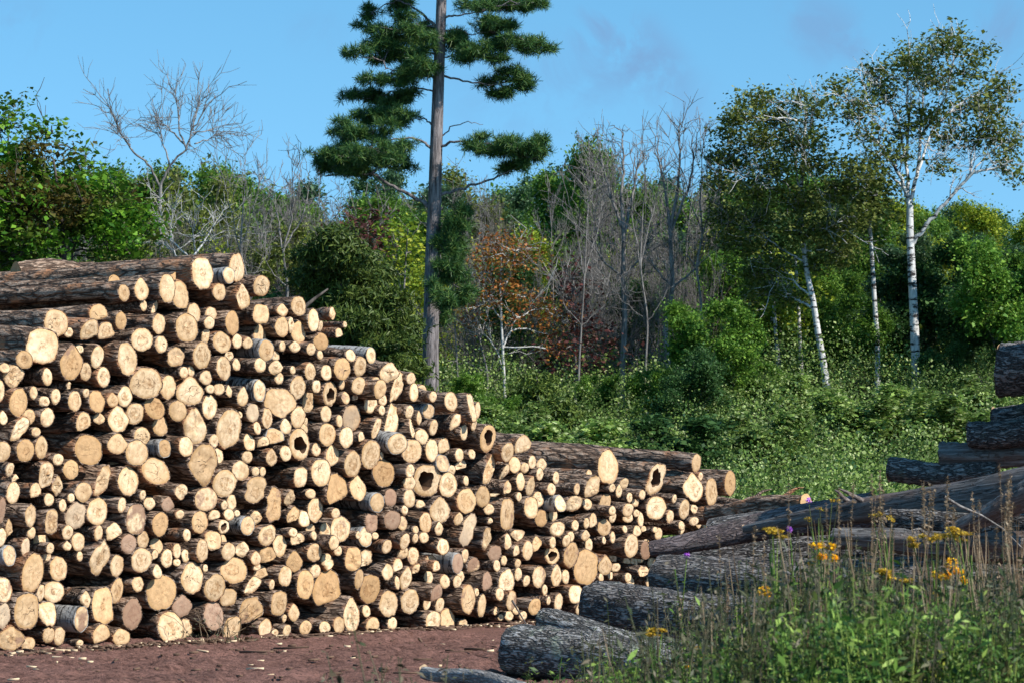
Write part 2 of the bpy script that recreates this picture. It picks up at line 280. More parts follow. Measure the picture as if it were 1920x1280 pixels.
def mat_bark(name, c_dark, c_mid, c_lit, scale=1.0, birch=0.0, ridge=1.0, lichen=0.0, aniso=.245):
    """bark running along local X"""
    WARP = 2.2 if lichen else .9
    t = NT(name)
    oc = t.n('TexCoord').outputs['Object']
    rnd = t.n('ObjectInfo').outputs['Random']
    off = t.n('CombineXYZ', {0: t.math('MULTIPLY', rnd, 53.0), 1: t.math('MULTIPLY', rnd, 31.0), 2: 0.0}).outputs[0]
    vec = t.n('VectorMath', {0: oc, 1: off}, operation='ADD').outputs[0]
    st = t.map(vec, (2.2 * scale, 9 * scale, 9 * scale))
    a = t.noise(st, 3.0, 5, .65, .8); b = t.noise(vec, 3.5 * scale, 3, .5); f = t.noise(st, 14.0, 3, .6)
    vo = t.n('TexVoronoi', feature='DISTANCE_TO_EDGE'); t.set(vo, 'Vector', t.n('VectorMath', {0: st, 1: t.n('VectorMath', {0: t.n('TexNoise', {'Vector': st, 'Scale': 2.0}).outputs['Color'], 1: (WARP, WARP, WARP)}, operation='MULTIPLY').outputs[0]}, operation='ADD').outputs[0]); t.set(vo, 'Scale', 1.6)
    e = t.ramp(vo.outputs[0], [(.0, 0.0), (.22, 1.0)])
    c = t.mix(t.ramp(a, [(.35, 0.0), (.62, 1.0)]), c_dark, c_mid)
    c = t.mix(t.math('MULTIPLY', e, t.ramp(f, [(.4, 0.0), (.7, 1.0)])), c, c_lit)
    c = t.mix(t.math('MULTIPLY', t.math('SUBTRACT', 1.0, e), .7 * ridge), c, tuple(v * .35 for v in c_dark))
    # peeled patches show orange inner bark, grey patches of old bark
    c = t.mix(t.ramp(b, [(.56, 0.0), (.66, .8 if not birch and ridge and not lichen else .0)]), c, (.40, .19, .095))
    c = t.mix(t.ramp(rnd, [(.5, 0.0), (1.0, .55 if lichen else .3)]), c, t.mix(e, (.055, .05, .047), (.27, .25, .235)))
    if lichen:
        big = t.noise(vec, 2.6, 5, .65)
        c = t.mix(t.ramp(big, [(.46, .0), (.66, .35 if lichen > .5 else .55)]), c, t.mix(e, (.04, .03, .025), (.20, .155, .13)))
    if birch:
        ln = t.noise(t.map(vec, (14, 3.2, 3.2)), 2.2, 4, .7)
        c = t.mix(t.ramp(ln, [(.50, 0.0), (.58, 1.0)]), (.36, .35, .335), (.05, .042, .038))
    if lichen:
        ln = t.noise(vec, 6.0, 5, .7)
        c = t.mix(t.math('MULTIPLY', t.ramp(ln, [(.55, 0.0), (.66, 1.0)]), lichen), c, (.33, .37, .28))
    h = t.math('ADD', t.math('MULTIPLY', e, ridge * .9), t.math('ADD', t.math('MULTIPLY', a, .6), t.math('MULTIPLY', f, .35)))
    return t.done(t.bsdf(c, .88, t.bump(h, .9, .03), .2))

def mat_smooth_log():
    t = NT('weathered_bare_wood')
    oc = t.n('TexCoord').outputs['Object']
    st = t.map(oc, (.9, 14, 14)); a = t.noise(st, 2.4, 6, .65, .3); b = t.noise(oc, 1.8, 3, .5)
    c = t.ramp(a, [(.33, (.035, .030, .028)), (.50, (.105, .095, .088)), (.72, (.28, .265, .25))])
    ck = t.noise(t.map(oc, (.5, 9, 9)), 2.2, 3, .5, .4); ckl = t.ramp(t.math('ABSOLUTE', t.math('SUBTRACT', ck, .5)), [(.0, 1.0), (.022, 0.0)])
    c = t.mix(ckl, c, (.015, .012, .01))
    a = t.math('SUBTRACT', a, t.math('MULTIPLY', ckl, .8))
    c = t.mix(t.ramp(b, [(.5, 0.0), (.66, .6)]), c, (.15, .085, .06))
    return t.done(t.bsdf(c, .55, t.bump(a, .6, .02), .4))

LB = 1.6
def mat_leaf(name, cols, trans=.30, rough=.5, hue_patch=None, pscale=.9):
    t = NT(name)
    isl = t.n('NewGeometry').outputs['Random Per Island']
    rnd = t.n('ObjectInfo').outputs['Random']
    oc = t.n('TexCoord').outputs['Object']
    stops = [(i / (len(cols) - 1), c) for i, c in enumerate(cols)]
    c = t.ramp(isl, stops)
    c = t.mix(1.0, c, (LB, LB, LB), 'MULTIPLY')
    if hue_patch:
        nz = t.noise(oc, pscale, 2, .5)
        c = t.mix(t.ramp(nz, [(.48, 0.0), (.60, .85)]), c, hue_patch)
    c = t.mix(t.math('MULTIPLY', rnd, .35), c, tuple(v * .55 for v in cols[0]))
    p = t.bsdf(c, rough, None, .22)
    tr = t.n('BsdfTranslucent'); t.set(tr, 'Color', c)
    mx = t.n('MixShader', {0: trans}); t.t.links.new(p, mx.inputs[1]); t.t.links.new(tr.outputs[0], mx.inputs[2])
    return t.done(mx.outputs[0])

def mat_trunk(name, c1, c2, sx=9.0, sz=2.0, marks=None, bump=.6):
    """vertical bark"""
    t = NT(name)
    oc = t.n('TexCoord').outputs['Object']
    st = t.map(oc, (sx, sx, sz)); a = t.noise(st, 1.6, 5, .65, .6)
    c = t.ramp(a, [(.35, c1), (.62, c2)])
    if marks:
        m = t.noise(t.map(oc, (3, 3, 12)), 1.1, 4, .7)
        c = t.mix(t.ramp(m, [(.53, 0.0), (.585, 1.0)]), c, marks)
    return t.done(t.bsdf(c, .85, t.bump(a, bump, .03), .2))

def mat_plain(name, c1, c2, scale=20.0, rough=.8, trans=0.0):
    t = NT(name)
    oc = t.n('TexCoord').outputs['Object']; a = t.noise(oc, scale, 3, .6)
    isl = t.n('NewGeometry').outputs['Random Per Island']
    c = t.mix(t.math('ADD', t.math('MULTIPLY', a, .5), t.math('MULTIPLY', isl, .5)), c1, c2)
    return t.done(t.bsdf(c, rough, None, .25))

M_END = mat_wood_end()
M_BARK = mat_bark('log_bark', (.065, .040, .028), (.29, .175, .115), (.60, .45, .335))
M_BIRCH = mat_bark('birch_log_bark', (.05, .045, .04), (.3, .29, .28), (.6, .58, .55), birch=1.0, ridge=.0)
M_OLD = mat_bark('old_log_bark', (.025, .022, .022), (.135, .125, .12), (.50, .475, .46), scale=1.15, ridge=1.0, lichen=.25, aniso=.85)
M_LICHEN = mat_bark('lichen_log_bark', (.04, .038, .036), (.24, .23, .215), (.66, .63, .60), scale=1.25, ridge=1.0, lichen=.75, aniso=.85)
M_SMOOTH = mat_smooth_log()
M_HOLE = mat_plain('rotten_core', (.03, .018, .012), (.26, .145, .08), 30)
M_CHIP = mat_plain('fresh_splinter', (.55, .40, .24), (.78, .62, .42), 30)
M_STRIP = mat_plain('bark_strip', (.05, .03, .02), (.20, .12, .08), 30)

# ---------------------------------------------------------------- the log pile
TH = math.radians(52)
NRM = np.array([math.sin(TH), -math.cos(TH), 0.0]); UAX = np.array([math.cos(TH), math.sin(TH), 0.0])
Y0 = 26.7
CAM = np.array([0, 0, CAM_H])
P0 = np.array([-.18 * Y0, Y0, 0.0])

def on_face(px, py, prot=0.0):
    d = ray(px, py)
    t = ((P0 - CAM) @ NRM + prot) / (d @ NRM)
    return CAM + d * t, t

LOGS = []
for (ox, oy), s in TILES.items():
    for e in s.replace('\n', ';').split(';'):
        p = e.strip().split(',')
        if len(p) < 4: continue
        px, py, w, h = ox + float(p[0]) / 6.4, oy + float(p[1]) / 6.4, float(p[2]) / 6.4, float(p[3]) / 6.4
        look = p[4].strip() if len(p) > 4 else ''
        txt = p[5].strip() if len(p) > 5 else ''
        if any(abs(px - l['px']) < 5 and abs(py - l['py']) < 6 for l in LOGS): continue
        P, t = on_face(px, py)
        d = ray(px, py); cosv = abs(d @ NRM) / np.linalg.norm(d)
        b = h / 2 / F * t * 1.04
        a = w / 2 / F * t / cosv * 1.05
        a = min(max(a, b * .62), b * 1.3)
        LOGS.append(dict(px=px, py=py, a=a, b=b, look=look, txt=txt, w=w, h=h))

rg = random.Random(7)
LOGS.sort(key=lambda l: -l['w'] * l['h'])
for i, l in enumerate(LOGS): l['prot'] = rg.uniform(-.12, .10); l['i'] = i

# settle how far each end stands out of the face so that neighbours do not cut into each other
def uz(l, prot):
    P, t = on_face(l['px'], l['py'], prot)
    return (P - P0) @ UAX, P[2]
cands = np.linspace(-.34, .20, 13)
for l in LOGS: l['c'] = [uz(l, p) for p in cands]
cur = np.array([uz(l, l['prot']) for l in LOGS]); R = np.array([math.sqrt(l['a'] * l['b']) for l in LOGS])
for sweep in range(6):
    for i, l in enumerate(LOGS):
        best = None
        for p, (u, z) in zip(cands, l['c']):
            d = np.hypot(cur[:, 0] - u, cur[:, 1] - z); ov = np.clip(R + R[i] - d, 0, None); ov[i] = 0
            cost = (ov ** 2).sum() + .0035 * (p / .3) ** 2
            if best is None or cost < best[0]: best = (cost, p, u, z)
        l['prot'] = best[1]; cur[i] = best[2:]

def log_parts(rng, a, b, L, look, seg=22):
    """bark shell + sawn end, end centre at the origin, +X out of the face"""
    ph = np.arange(seg) * 2 * pi / seg
    code = look; look = look.split(':')[0]
    irr = .10 if 's' in look else (.055 if 'b' in look else .05)
    prof = np.ones(seg)
    for k in (2, 3, 4, 5, 7):
        prof += irr / (k ** .45) * rng.uniform(-.9, .9) * np.cos(k * ph + rng.uniform(0, 6.3)) * (1.3 if 's' in look else 1)
    prof += rng.normal(size=seg) * .012
    tilt = rng.normal(size=2) * (.16 if 's' in look else .09)
    ys, zs = np.cos(ph) * a * prof, np.sin(ph) * b * prof
    shp = code.split(':')[1] if ':' in code else ''
    if shp:
        Y_, Z_ = ys / a, zs / b; up = np.clip(Z_, 0, 1.2); dn = np.clip(-Z_, 0, 1.2)
        if shp == 'tear': Y_ = Y_ * (1 - .72 * up ** 1.2) - .25 * up
        elif shp == 'pear': Y_ = Y_ * (1 - .5 * up ** 1.2)
        elif shp == 'shield': Y_ = Y_ * (1 - .6 * dn ** 1.9) * 1.05 + .1 * dn; Z_ = np.minimum(Z_, .86)
        elif shp == 'half': Y_ = np.where(Y_ < 0, Y_ * .45, Y_) + .45 * Z_; Y_ *= 1.05
        elif shp == 'pnut': Y_ = Y_ * (1 - .28 * np.exp(-(Z_ / .35) ** 2)) + .22 * Z_
        elif shp == 'sq': q_ = np.maximum(np.abs(Y_), np.abs(Z_)) + 1e-6; k_ = (1 / np.maximum(q_, .5)) ** .35; Y_ = Y_ * k_ * .93; Z_ = Z_ * k_ * .93
        elif shp == 'kite': Y_ = Y_ * (1 - .35 * up - .45 * dn) * 1.2 + .15 * dn
        elif shp == 'flat': Z_ = np.where(Z_ < -.35 + .3 * Y_, -.35 + .3 * Y_ + (Z_ + .35 - .3 * Y_) * .25, Z_)
        ys, zs = Y_ * a, Z_ * b
    shear = lambda y, z: tilt[0] * y + tilt[1] * z
    # ---- bark
    nx = 14
    xs = np.concatenate([[0, -.02, -.06, -.14], -np.linspace(.28, L, nx - 4)])
    taper = 1 - .10 * (-xs / L) + .05 * np.exp(xs / .25)
    taper[0] -= .03
    wob = np.cumsum(rng.normal(size=(nx, 2)) * .006, axis=0); wob[:4] = 0
    V = []
    thin = .88 if not 'h' in look else .93
    lump = 1 + .02 * rng.normal(size=(nx, seg))
    for i in range(nx):
        k = taper[i] * lump[i]
        X = xs[i] + (shear(ys, zs) if i < 4 else shear(ys, zs) * max(0, 1 - (-xs[i] / .5)))
        V.append(np.stack([X, ys * k + wob[i, 0], zs * k + wob[i, 1]], 1))
    kk = taper[0] * lump[0] * .95                        # rim of bark turned inwards
    V.append(np.stack([shear(ys, zs) * .95 - .006, ys * kk, zs * kk], 1))
    V = np.concatenate(V); j = np.arange(seg); j2 = (j + 1) % seg
    Q = [np.stack([i * seg + j, i * seg + j2, (i + 1) * seg + j2, (i + 1) * seg + j], 1) for i in range(nx - 1)]
    Q.append(np.stack([nx * seg + j, nx * seg + j2, j2, j], 1))
    cap = np.array([[(nx - 1) * seg + q for q in range(seg)]])
    # ---- sawn end
    rr = [1.0, .82, .62, .42, .22]
    hollow = 'h' in look
    hs = .56 if hollow else 0
    if hollow: rr = [1.0, .92, .82, .72, hs]
    hy, hz = (rng.uniform(-.1, .1) * a, rng.uniform(-.12, .12) * b) if hollow else (0, 0)
    hp = 1 + .20 * np.cos(2 * ph + rng.uniform(0, 6)) * rng.uniform(.3, 1) + .10 * np.cos(3 * ph + rng.uniform(0, 6)) + .06 * np.cos(5 * ph + rng.uniform(0, 6)) + .02 * rng.normal(size=seg)
    W = []; D = []; HW = []
    rough = .007 if 's' in look else .0025
    for q, r in enumerate(rr):
        y, z = ys * kk * r, zs * kk * r
        if hollow and q == len(rr) - 1:
            y, z = y * hp + hy, z * hp + hz
        x = shear(y, z) + .004 + rng.normal(size=seg) * rough
        if 's' in look: x = x + .012 * np.sin(y * 25 + tilt[0] * 60) * np.cos(z * 21)
        if q == 0: x = shear(y, z) - .004
        W.append(np.stack([x, y, z], 1)); D.append(np.stack([np.cos(ph) * r, np.sin(ph) * r, 0 * ph], 1))
    Fq = [np.stack([i * seg + j, i * seg + j2, (i + 1) * seg + j2, (i + 1) * seg + j], 1)[:, ::-1] for i in range(len(rr) - 1)]
    Ft = []; n0 = len(rr) * seg; mi = [0]
    if hollow:
        for dx, s_ in ((-.05, 1.02), (-.35, .9)):
            y, z = ys * kk * hs * hp * s_ + hy, zs * kk * hs * hp * s_ + hz
            HW.append(np.stack([shear(y, z) + dx, y, z], 1))
        HW = [W[-1]] + HW
        Hq = [np.stack([i * seg + j, i * seg + j2, (i + 1) * seg + j2, (i + 1) * seg + j], 1)[:, ::-1] for i in range(2)]
        capn = np.array([[2 * seg + q for q in range(seg)]])
        return (V, Q, cap), (np.concatenate(W), [np.concatenate(Fq)], [0], np.concatenate(D), np.concatenate(HW), np.concatenate(Hq), capn)
    W.append(np.array([[.004 + rng.normal() * rough, 0, 0]])); D.append(np.zeros((1, 3)))
    Ft = np.stack([(len(rr) - 1) * seg + j, (len(rr) - 1) * seg + j2, np.full(seg, n0)], 1)[:, ::-1]
    return (V, Q, cap), (np.concatenate(W), [np.concatenate(Fq), Ft], [0, 0], np.concatenate(D))

def set_look(o, look, rng):
    look = look.split(':')[0]
    r = rng.random()
    o['tone'] = float(min(1, max(0, (.95 if 't' in look or 'T' in look else rng.normal(.24, .28)) - (.0 if 'T' not in look else .1))))
    o['heart'] = float(rng.uniform(.42, .62) if 'r' in look else (.0 if rng.random() < .55 else rng.uniform(.15, .3)))
    o['mud'] = .95 if 'p' in look else (.5 if 'q' in look else (float(rng.uniform(.2, .36)) if rng.random() < .3 else 0.0))
    o['crack'] = 1.0 if 'k' in look else (.35 if r < .3 else 0.0)
    o['grey'] = .75 if 'g' in look else 0.0

def add_log(name, P, yaw, pitch, roll, a, b, L, look, rng, barkmat, seg=22):
    root = empty(name, P); root.rotation_euler = (roll, pitch, yaw)
    (V, Q, cap), ex = log_parts(rng, a, b, L, look, seg); W, Fs, mi, D = ex[:4]
    obj('bark', mesh('bark', V, [np.concatenate(Q), cap], barkmat, smooth=True), root)
    e = obj('sawn_end', mesh('sawn_end', W, Fs, [M_END, M_HOLE], mi, D, smooth=True), root)
    if len(ex) > 4: obj('hollow', mesh('hollow', ex[4], [ex[5], ex[6]], [M_HOLE]), e)
    set_look(e, look, rng)
    return root

YAW = math.atan2(NRM[1], NRM[0])
rng = np.random.default_rng(11)
NB = 300
BIRCHY = []
def log_pose(l):
    P, t = on_face(l['px'], l['py'], l['prot'])
    Lg = float(rng.uniform(2.4, 4.6))
    yaw = YAW + rng.normal() * .085; pitch = .045 + rng.normal() * .045
    if l['py'] < 600: Lg = float(rng.uniform(4.2, 5.2)); yaw = YAW + rng.normal() * .03; pitch = rng.normal() * .01
    return P, yaw, pitch, Lg

SHP = [('teardrop', 'tear'), ('pear', 'pear'), ('shield', 'shield'), ('half moon', 'half'), ('peanut', 'pnut'), ('squarish', 'sq'), ('egg', 'pear'), ('torn slab', 'kite'), ('drooping', 'pnut'), ('slab end', 'half'), ('long oval end with a black', 'pnut')]
for l in LOGS:
    for k_, v_ in SHP:
        if k_ in l['txt']: l['look'] += ':' + v_; break
    else:
        if 's' in l['look']: l['look'] += ':' + rg.choice(['pear', 'flat', 'half', 'flat', 'sq', 'sq', 'shield'])
        elif rg.random() < .22: l['look'] += ':' + rg.choice(['pear', 'sq', 'flat'])
def kind_of(l): return l['look'].split(':')[0]
# ---- labels: landmark ends are described by hand, the others by their look and their nearest landmark
def size_word(l):
    m = math.sqrt(l['w'] * l['h'])
    return 'tiny' if m < 16 else 'small' if m < 22 else 'medium' if m < 29 else 'large' if m < 40 else 'very large'
def look_word(l):
    k = kind_of(l)
    if 'h' in k: return 'hollow'
    if 'p' in k: return 'muddy'
    if 'q' in k: return 'half muddy'
    if 'g' in k: return 'greyish'
    if 'k' in k: return 'cracked'
    if 's' in k: return 'jagged'
    if 't' in k: return 'tan'
    if 'r' in k: return 'dark hearted'
    return 'round pale' if l['w'] / l['h'] > .8 else 'oval pale'
marks = [l for l in LOGS[:NB] if l['txt']]
seen = set()
def label_for(l):
    if l['txt']:
        t_ = l['txt'].replace(' end ', ' log end ', 1) if 'log' not in l['txt'] else l['txt']
        return t_ if len(t_.split()) > 3 else t_ + ' in the pile'
    order = sorted(marks, key=lambda m: (m['px'] - l['px']) ** 2 + (m['py'] - l['py']) ** 2)
    for m in order[:12]:
        dx, dy = l['px'] - m['px'], l['py'] - m['py']
        g = math.hypot(dx, dy) - (l['h'] + m['h']) / 2
        near = 'touching' if g < 4 else 'close' if g < 30 else 'a little' if g < 70 else 'well'
        an = math.degrees(math.atan2(-dy, dx)) % 360
        d = ['right of', 'above right of', 'above', 'above left of', 'left of', 'below left of', 'below', 'below right of'][int((an + 22.5) // 45) % 8]
        mt = ' '.join(m['txt'].split()[:8]) 
        near = {'touching': 'just', 'close': 'close', 'a little': 'a little way', 'well': 'farther'}[near]
        s = f"{size_word(l)} {look_word(l)} log, {near} {d} the {mt}".replace('the the', 'the')
        s = ' '.join(s.split()[:16])
        while len(s.split()) > 4 and s.split()[-1] in ('the', 'of', 'with', 'in', 'a', 'by', 'at', 'under', 'and', 'left', 'right', 'near', 'on', 'below', 'above', 'from', 'small', 'brown', 'dark', 'long', 'one', 'its', 'deeply', 'lying', 'two', 'half', 'very'):
            s = ' '.join(s.split()[:-1])
        if s not in seen and len(s.split()) >= 4:
            seen.add(s); return s
    return s

FRINGE = ('silver', 'birch')
for l in LOGS[:NB]:
    P, yaw, pitch, Lg = log_pose(l)
    bm = M_BIRCH if (l['txt'] in ('ringed end of the grey birch log', 'clean white end of the birch log right of the steps', 'ringed end of the short silver barked log') or (rng.random() < .12 and l['h'] < 42)) else M_BARK
    o = add_log('cut_log', P, yaw, pitch, 0, l['a'], l['b'], Lg, l['look'], rng, bm, 26 if l['h'] > 45 else 20)
    tag(o, label_for(l), 'log', 'sawn logs stacked in the pile')

# ---- beyond the 300 largest: the small logs, and those set back in the gaps, as one object
VB = []; QB = []; CB = []; nb = 0; VE = []; FE = []; DE = []; ne = 0
def stuff_log(P, yaw, pitch, a, b, L, look):
    global nb, ne
    (V, Q, cap), (W, Fs, mi, D) = log_parts(rng, a, b, L, ':'.join([look.split(':')[0].replace('h', '')] + look.split(':')[1:]), 12)
    M = np.array(Matrix.Translation(Vector(P)) @ Euler((0, pitch, yaw)).to_matrix().to_4x4())
    V = V @ M[:3, :3].T + M[:3, 3]; W = W @ M[:3, :3].T + M[:3, 3]
    VB.append(V); QB.append(np.concatenate(Q) + nb); nb += len(V)
    VE.append(W); DE.append(D); FE.append([Fs[0] + ne, Fs[1] + ne]); ne += len(W)
for l in LOGS[NB:]:
    P, yaw, pitch, Lg = log_pose(l)
    stuff_log(P, yaw, pitch, l['a'], l['b'], Lg, l['look'])
# recessed logs on a jittered grid inside the pile's outline
OUT = [(-60, 575), (60, 560), (300, 560), (420, 555), (480, 590), (600, 650), (640, 700), (720, 760), (830, 790), (900, 850), (1000, 900), (1100, 925), (1200, 905), (1350, 905), (1400, 960)]
def top_at(px):
    for (x0, y0), (x1, y1) in zip(OUT, OUT[1:]):
        if x0 <= px <= x1: return y0 + (y1 - y0) * (px - x0) / (x1 - x0)
    return 900
u = -1.0
while u < 13.2:
    z = .12; odd = int(round(u / .21)) % 2
    while z < 4.2:
        for back, rad in ((-.95, .10),):
            p = P0 + UAX * (u + rng.normal() * .02) + NRM * (back + rng.uniform(-.3, .1)); p[2] = z + odd * .1 + rng.normal() * .01
            px = 960 + F * p[0] / p[1]; py = 930 - F * (p[2] - CAM_H) / p[1]
            if py > top_at(px) + 38 and rng.random() < .7 and p[2] > .1:
                stuff_log(p, YAW + rng.normal() * .01, 0, rad * rng.uniform(.75, 1.05), rad * rng.uniform(.8, 1.1), 3.2, 'r' if rng.random() < .4 else '')
        z += .235
    u += .21
so = empty('small_logs', (0, 0, 0)); tag(so, 'many thin and set back logs filling the gaps between the big sawn logs', 'logs', None, 'stuff')
obj('bark', mesh('bark', np.concatenate(VB), [np.concatenate(QB)], M_BARK, smooth=True), so)['kind'] = 'stuff'
e = obj('sawn_ends', mesh('sawn_ends', np.concatenate(VE), [np.concatenate([f[0] for f in FE]), np.concatenate([f[1] for f in FE])], [M_END, M_HOLE], [0, 0], np.concatenate(DE)), so)
e['kind'] = 'stuff'; e['tone'] = .25; e['heart'] = .2; e['mud'] = .2; e['crack'] = .2; e['grey'] = .0

# ---- a few long top logs seen side on, lying on the back of the pile
def side_log(name, A, B, ra, rb, mat, label, cat, group=None, look='t', lump=.05, ends=True, seed=1, seg=22, nx=26, bend=.0, stub=0):
    """a log between two world points, A end shown"""
    r = np.random.default_rng(seed)
    A = np.asarray(A, float); B = np.asarray(B, float); ax = A - B; L = np.linalg.norm(ax); ax /= L
    root = empty(name, A); yaw = math.atan2(ax[1], ax[0]); pitch = -math.asin(ax[2]); root.rotation_euler = (0, pitch, yaw)
    ph = np.arange(seg) * 2 * pi / seg; V = []
    prof = 1 + sum(lump * r.uniform(-1, 1) * np.cos(k * ph + r.uniform(0, 6)) for k in (2, 3, 5))
    xs = -np.linspace(0, L, nx)
    for i, x in enumerate(xs):
        t = i / (nx - 1); R_ = ra + (rb - ra) * t
        if i == 0: R_ *= .93
        k = R_ * prof * (1 + lump * .35 * r.normal(size=seg))
        off = bend * math.sin(pi * t) + .02 * math.sin(7 * t + seed)
        V.append(np.stack([np.full(seg, x) + r.normal(size=seg) * .004, np.cos(ph) * k, np.sin(ph) * k + off], 1))
    V = np.concatenate(V); j = np.arange(seg); j2 = (j + 1) % seg
    Q = np.concatenate([np.stack([i * seg + j, i * seg + j2, (i + 1) * seg + j2, (i + 1) * seg + j], 1) for i in range(nx - 1)])
    cap = np.array([[(nx - 1) * seg + q for q in range(seg)]])
    obj('bark' if mat is not M_SMOOTH else 'trunk', mesh('bark', V, [Q, cap], mat, smooth=True), root)
    W = []; D = []
    for q in (1.0, .7, .35):
        W.append(np.stack([.008 * (1 - q) + r.normal(size=seg) * .004, np.cos(ph) * ra * .93 * prof * q, np.sin(ph) * ra * .93 * prof * q], 1)); D.append(np.stack([np.cos(ph) * q, np.sin(ph) * q, 0 * ph], 1))
    W.append(np.array([[.01, 0, 0]])); D.append(np.zeros((1, 3)))
    fq = np.concatenate([np.stack([i * seg + j, i * seg + j2, (i + 1) * seg + j2, (i + 1) * seg + j], 1)[:, ::-1] for i in range(2)])
    ft = np.stack([2 * seg + j, 2 * seg + j2, np.full(seg, 3 * seg)], 1)[:, ::-1]
    e = obj('sawn_end', mesh('sawn_end', np.concatenate(W), [fq, ft], [M_END], [0, 0], np.concatenate(D)), root)
    set_look(e, look, r)
    for s in range(stub):
        tb = Tubes(); x = -r.uniform(.3, .8) * L; an = r.uniform(.3, 2.2)
        base = np.array([x, math.cos(an) * ra * .8, math.sin(an) * ra * .8]); d = np.array([r.uniform(.3, .8), math.cos(an), math.sin(an)]) * r.uniform(.12, .4)
        tb.add(bez(base, base + d, (0, 0, .02), 5, r, .01), [.03, .026, .02, .014, .006], 6)
        obj('branch_stub', tb.mesh('branch_stub', mat), root)
    return tag(root, label, cat, group)

def top_log(px0, py0, px1, h0, h1, Yb, label, seed, look='t', dy=0):
    A = at(px0, py0, Yb); s = F / Yb
    B = A - NRM * 4.6; B[2] += dy
    return side_log('cut_log', A, B, h0 / 2 / s, h1 / 2 / s, M_BARK, label, 'log', 'sawn logs stacked in the pile', look, seed=seed, stub=1)
top_log(330, 533, 0, 50, 46, 28.8, 'peeling reddish log lying behind the big smooth topmost end', 3)
top_log(215, 535, 0, 40, 42, 28.6, 'long knotty log lying along the top left of the pile', 4)
o = side_log('cut_log', at(30, 517, 30.4), at(175, 512, 30.9), .16, .13, M_BARK, 'blunt brown butt log sticking up at the left of the pile top', 'log', 'sawn logs stacked in the pile', 't', seed=5)
o = side_log('cut_log', at(75, 502, 30.9), at(150, 515, 31.3), .10, .10, M_BARK, 'reddish log hump right behind the blunt butt log on the pile top', 'log', 'sawn logs stacked in the pile', 't', seed=6)

# ---------------------------------------------------------------- terrain
def sm(a, b, x):
    t = np.clip((x - a) / (b - a), 0, 1); return t * t * (3 - 2 * t)
def ground(x, y):
    x = np.asarray(x, float); y = np.asarray(y, float)
    g = 3.3 * np.clip((y - 38) / 28, 0, 1) ** 1.15 + 1.6 * sm(64, 95, y) + .45 * sm(3, 11, x) * sm(50, 66, y)
    g = g + 24 * sm(118, 330, y) + 20 * sm(330, 900, y)
    return g

def axis(segs):
    out = []
    for a, b, st in segs: out.append(np.arange(a, b, st))
    return np.concatenate(out + [[segs[-1][1]]])
def nz(x, y, s, seed):
    r = np.random.default_rng(seed); v = 0
    for k in range(9):
        an = r.uniform(0, 6.28); f = s * r.uniform(.6, 1.9)
        v = v + np.sin((x * math.cos(an) + y * math.sin(an)) * f + r.uniform(0, 6.28)) 
    return v / 9
def build_ground():
    xs = axis([(-900, -60, 60), (-60, -8, 2), (-8, 2.5, .045), (2.5, 14, .5), (14, 60, 3), (60, 900, 60)])
    ys = axis([(-60, 5, 5), (5, 19, .5), (19, 30, .045), (30, 40, .25), (40, 110, 1.5), (110, 300, 20), (300, 1500, 100)])
    X, Y = np.meshgrid(xs, ys); Z = ground(X, Y)
    r = np.random.default_rng(5)
    fine = ((X > -8) & (X < 2.6) & (Y > 19) & (Y < 30.2)).astype(float)
    along = X * UAX[0] + Y * UAX[1]; across = X * NRM[0] + Y * NRM[1]
    Z = Z + fine * (.028 * nz(X, Y, 9, 1) + .012 * nz(X * 1.0, Y * 1.0, 24, 2) + .035 * nz(across * 3, along * .3, 2.2, 3) + .022 * np.sin(across * 4.2 + .6 * nz(X, Y, .8, 6))  + .010 * r.normal(size=X.shape) * (1 + nz(X, Y, 3, 8)) + .05 * np.clip(nz(X, Y, 13, 9) - .28, 0, 1))
    Z = Z - .05 * (1 - fine) * (Y < 40) * 0
    ny, nx = X.shape; i = np.arange(ny - 1)[:, None] * nx + np.arange(nx - 1)[None, :]
    Q = np.stack([i, i + 1, i + nx + 1, i + nx], -1).reshape(-1, 4)
    t = NT('red_dirt')
    oc = t.n('TexCoord').outputs['Object']
    a = t.noise(oc, 1.3, 5, .6); b = t.noise(t.map(oc, (1, 2.4, 1)), 9, 6, .7); d = t.noise(oc, 45, 4, .7)
    c = t.mix(t.ramp(b, [(.36, 0.0), (.62, 1.0)]), (.075, .038, .030), (.27, .14, .11))
    c = t.mix(t.ramp(a, [(.45, 0.0), (.66, .55)]), c, (.32, .165, .132))
    c = t.mix(t.ramp(d, [(.54, 0.0), (.66, .75)]), c, (.05, .03, .025))
    sx = t.n('SeparateXYZ', {0: oc})
    gr = t.math('ADD', t.math('MULTIPLY', a, 3.0), t.math('MULTIPLY', t.math('ADD', t.math('SUBTRACT', sx.outputs[1], 36.0), 0.0), .25))
    gm = t.ramp(t.math('SUBTRACT', gr, 1.5, clamp=True), [(0.0, 0.0), (1.0, 1.0)])
    c = t.mix(gm, c, (.035, .045, .018))
    h = t.math('ADD', t.math('MULTIPLY', b, .8), t.math('MULTIPLY', d, .5))
    m = t.done(t.bsdf(c, .95, t.bump(h, 1.0, .05), .1))
    o = obj('ground', mesh('ground', np.stack([X, Y, Z], -1).reshape(-1, 3), [Q], m, smooth=True)); o['kind'] = 'structure'
build_ground()

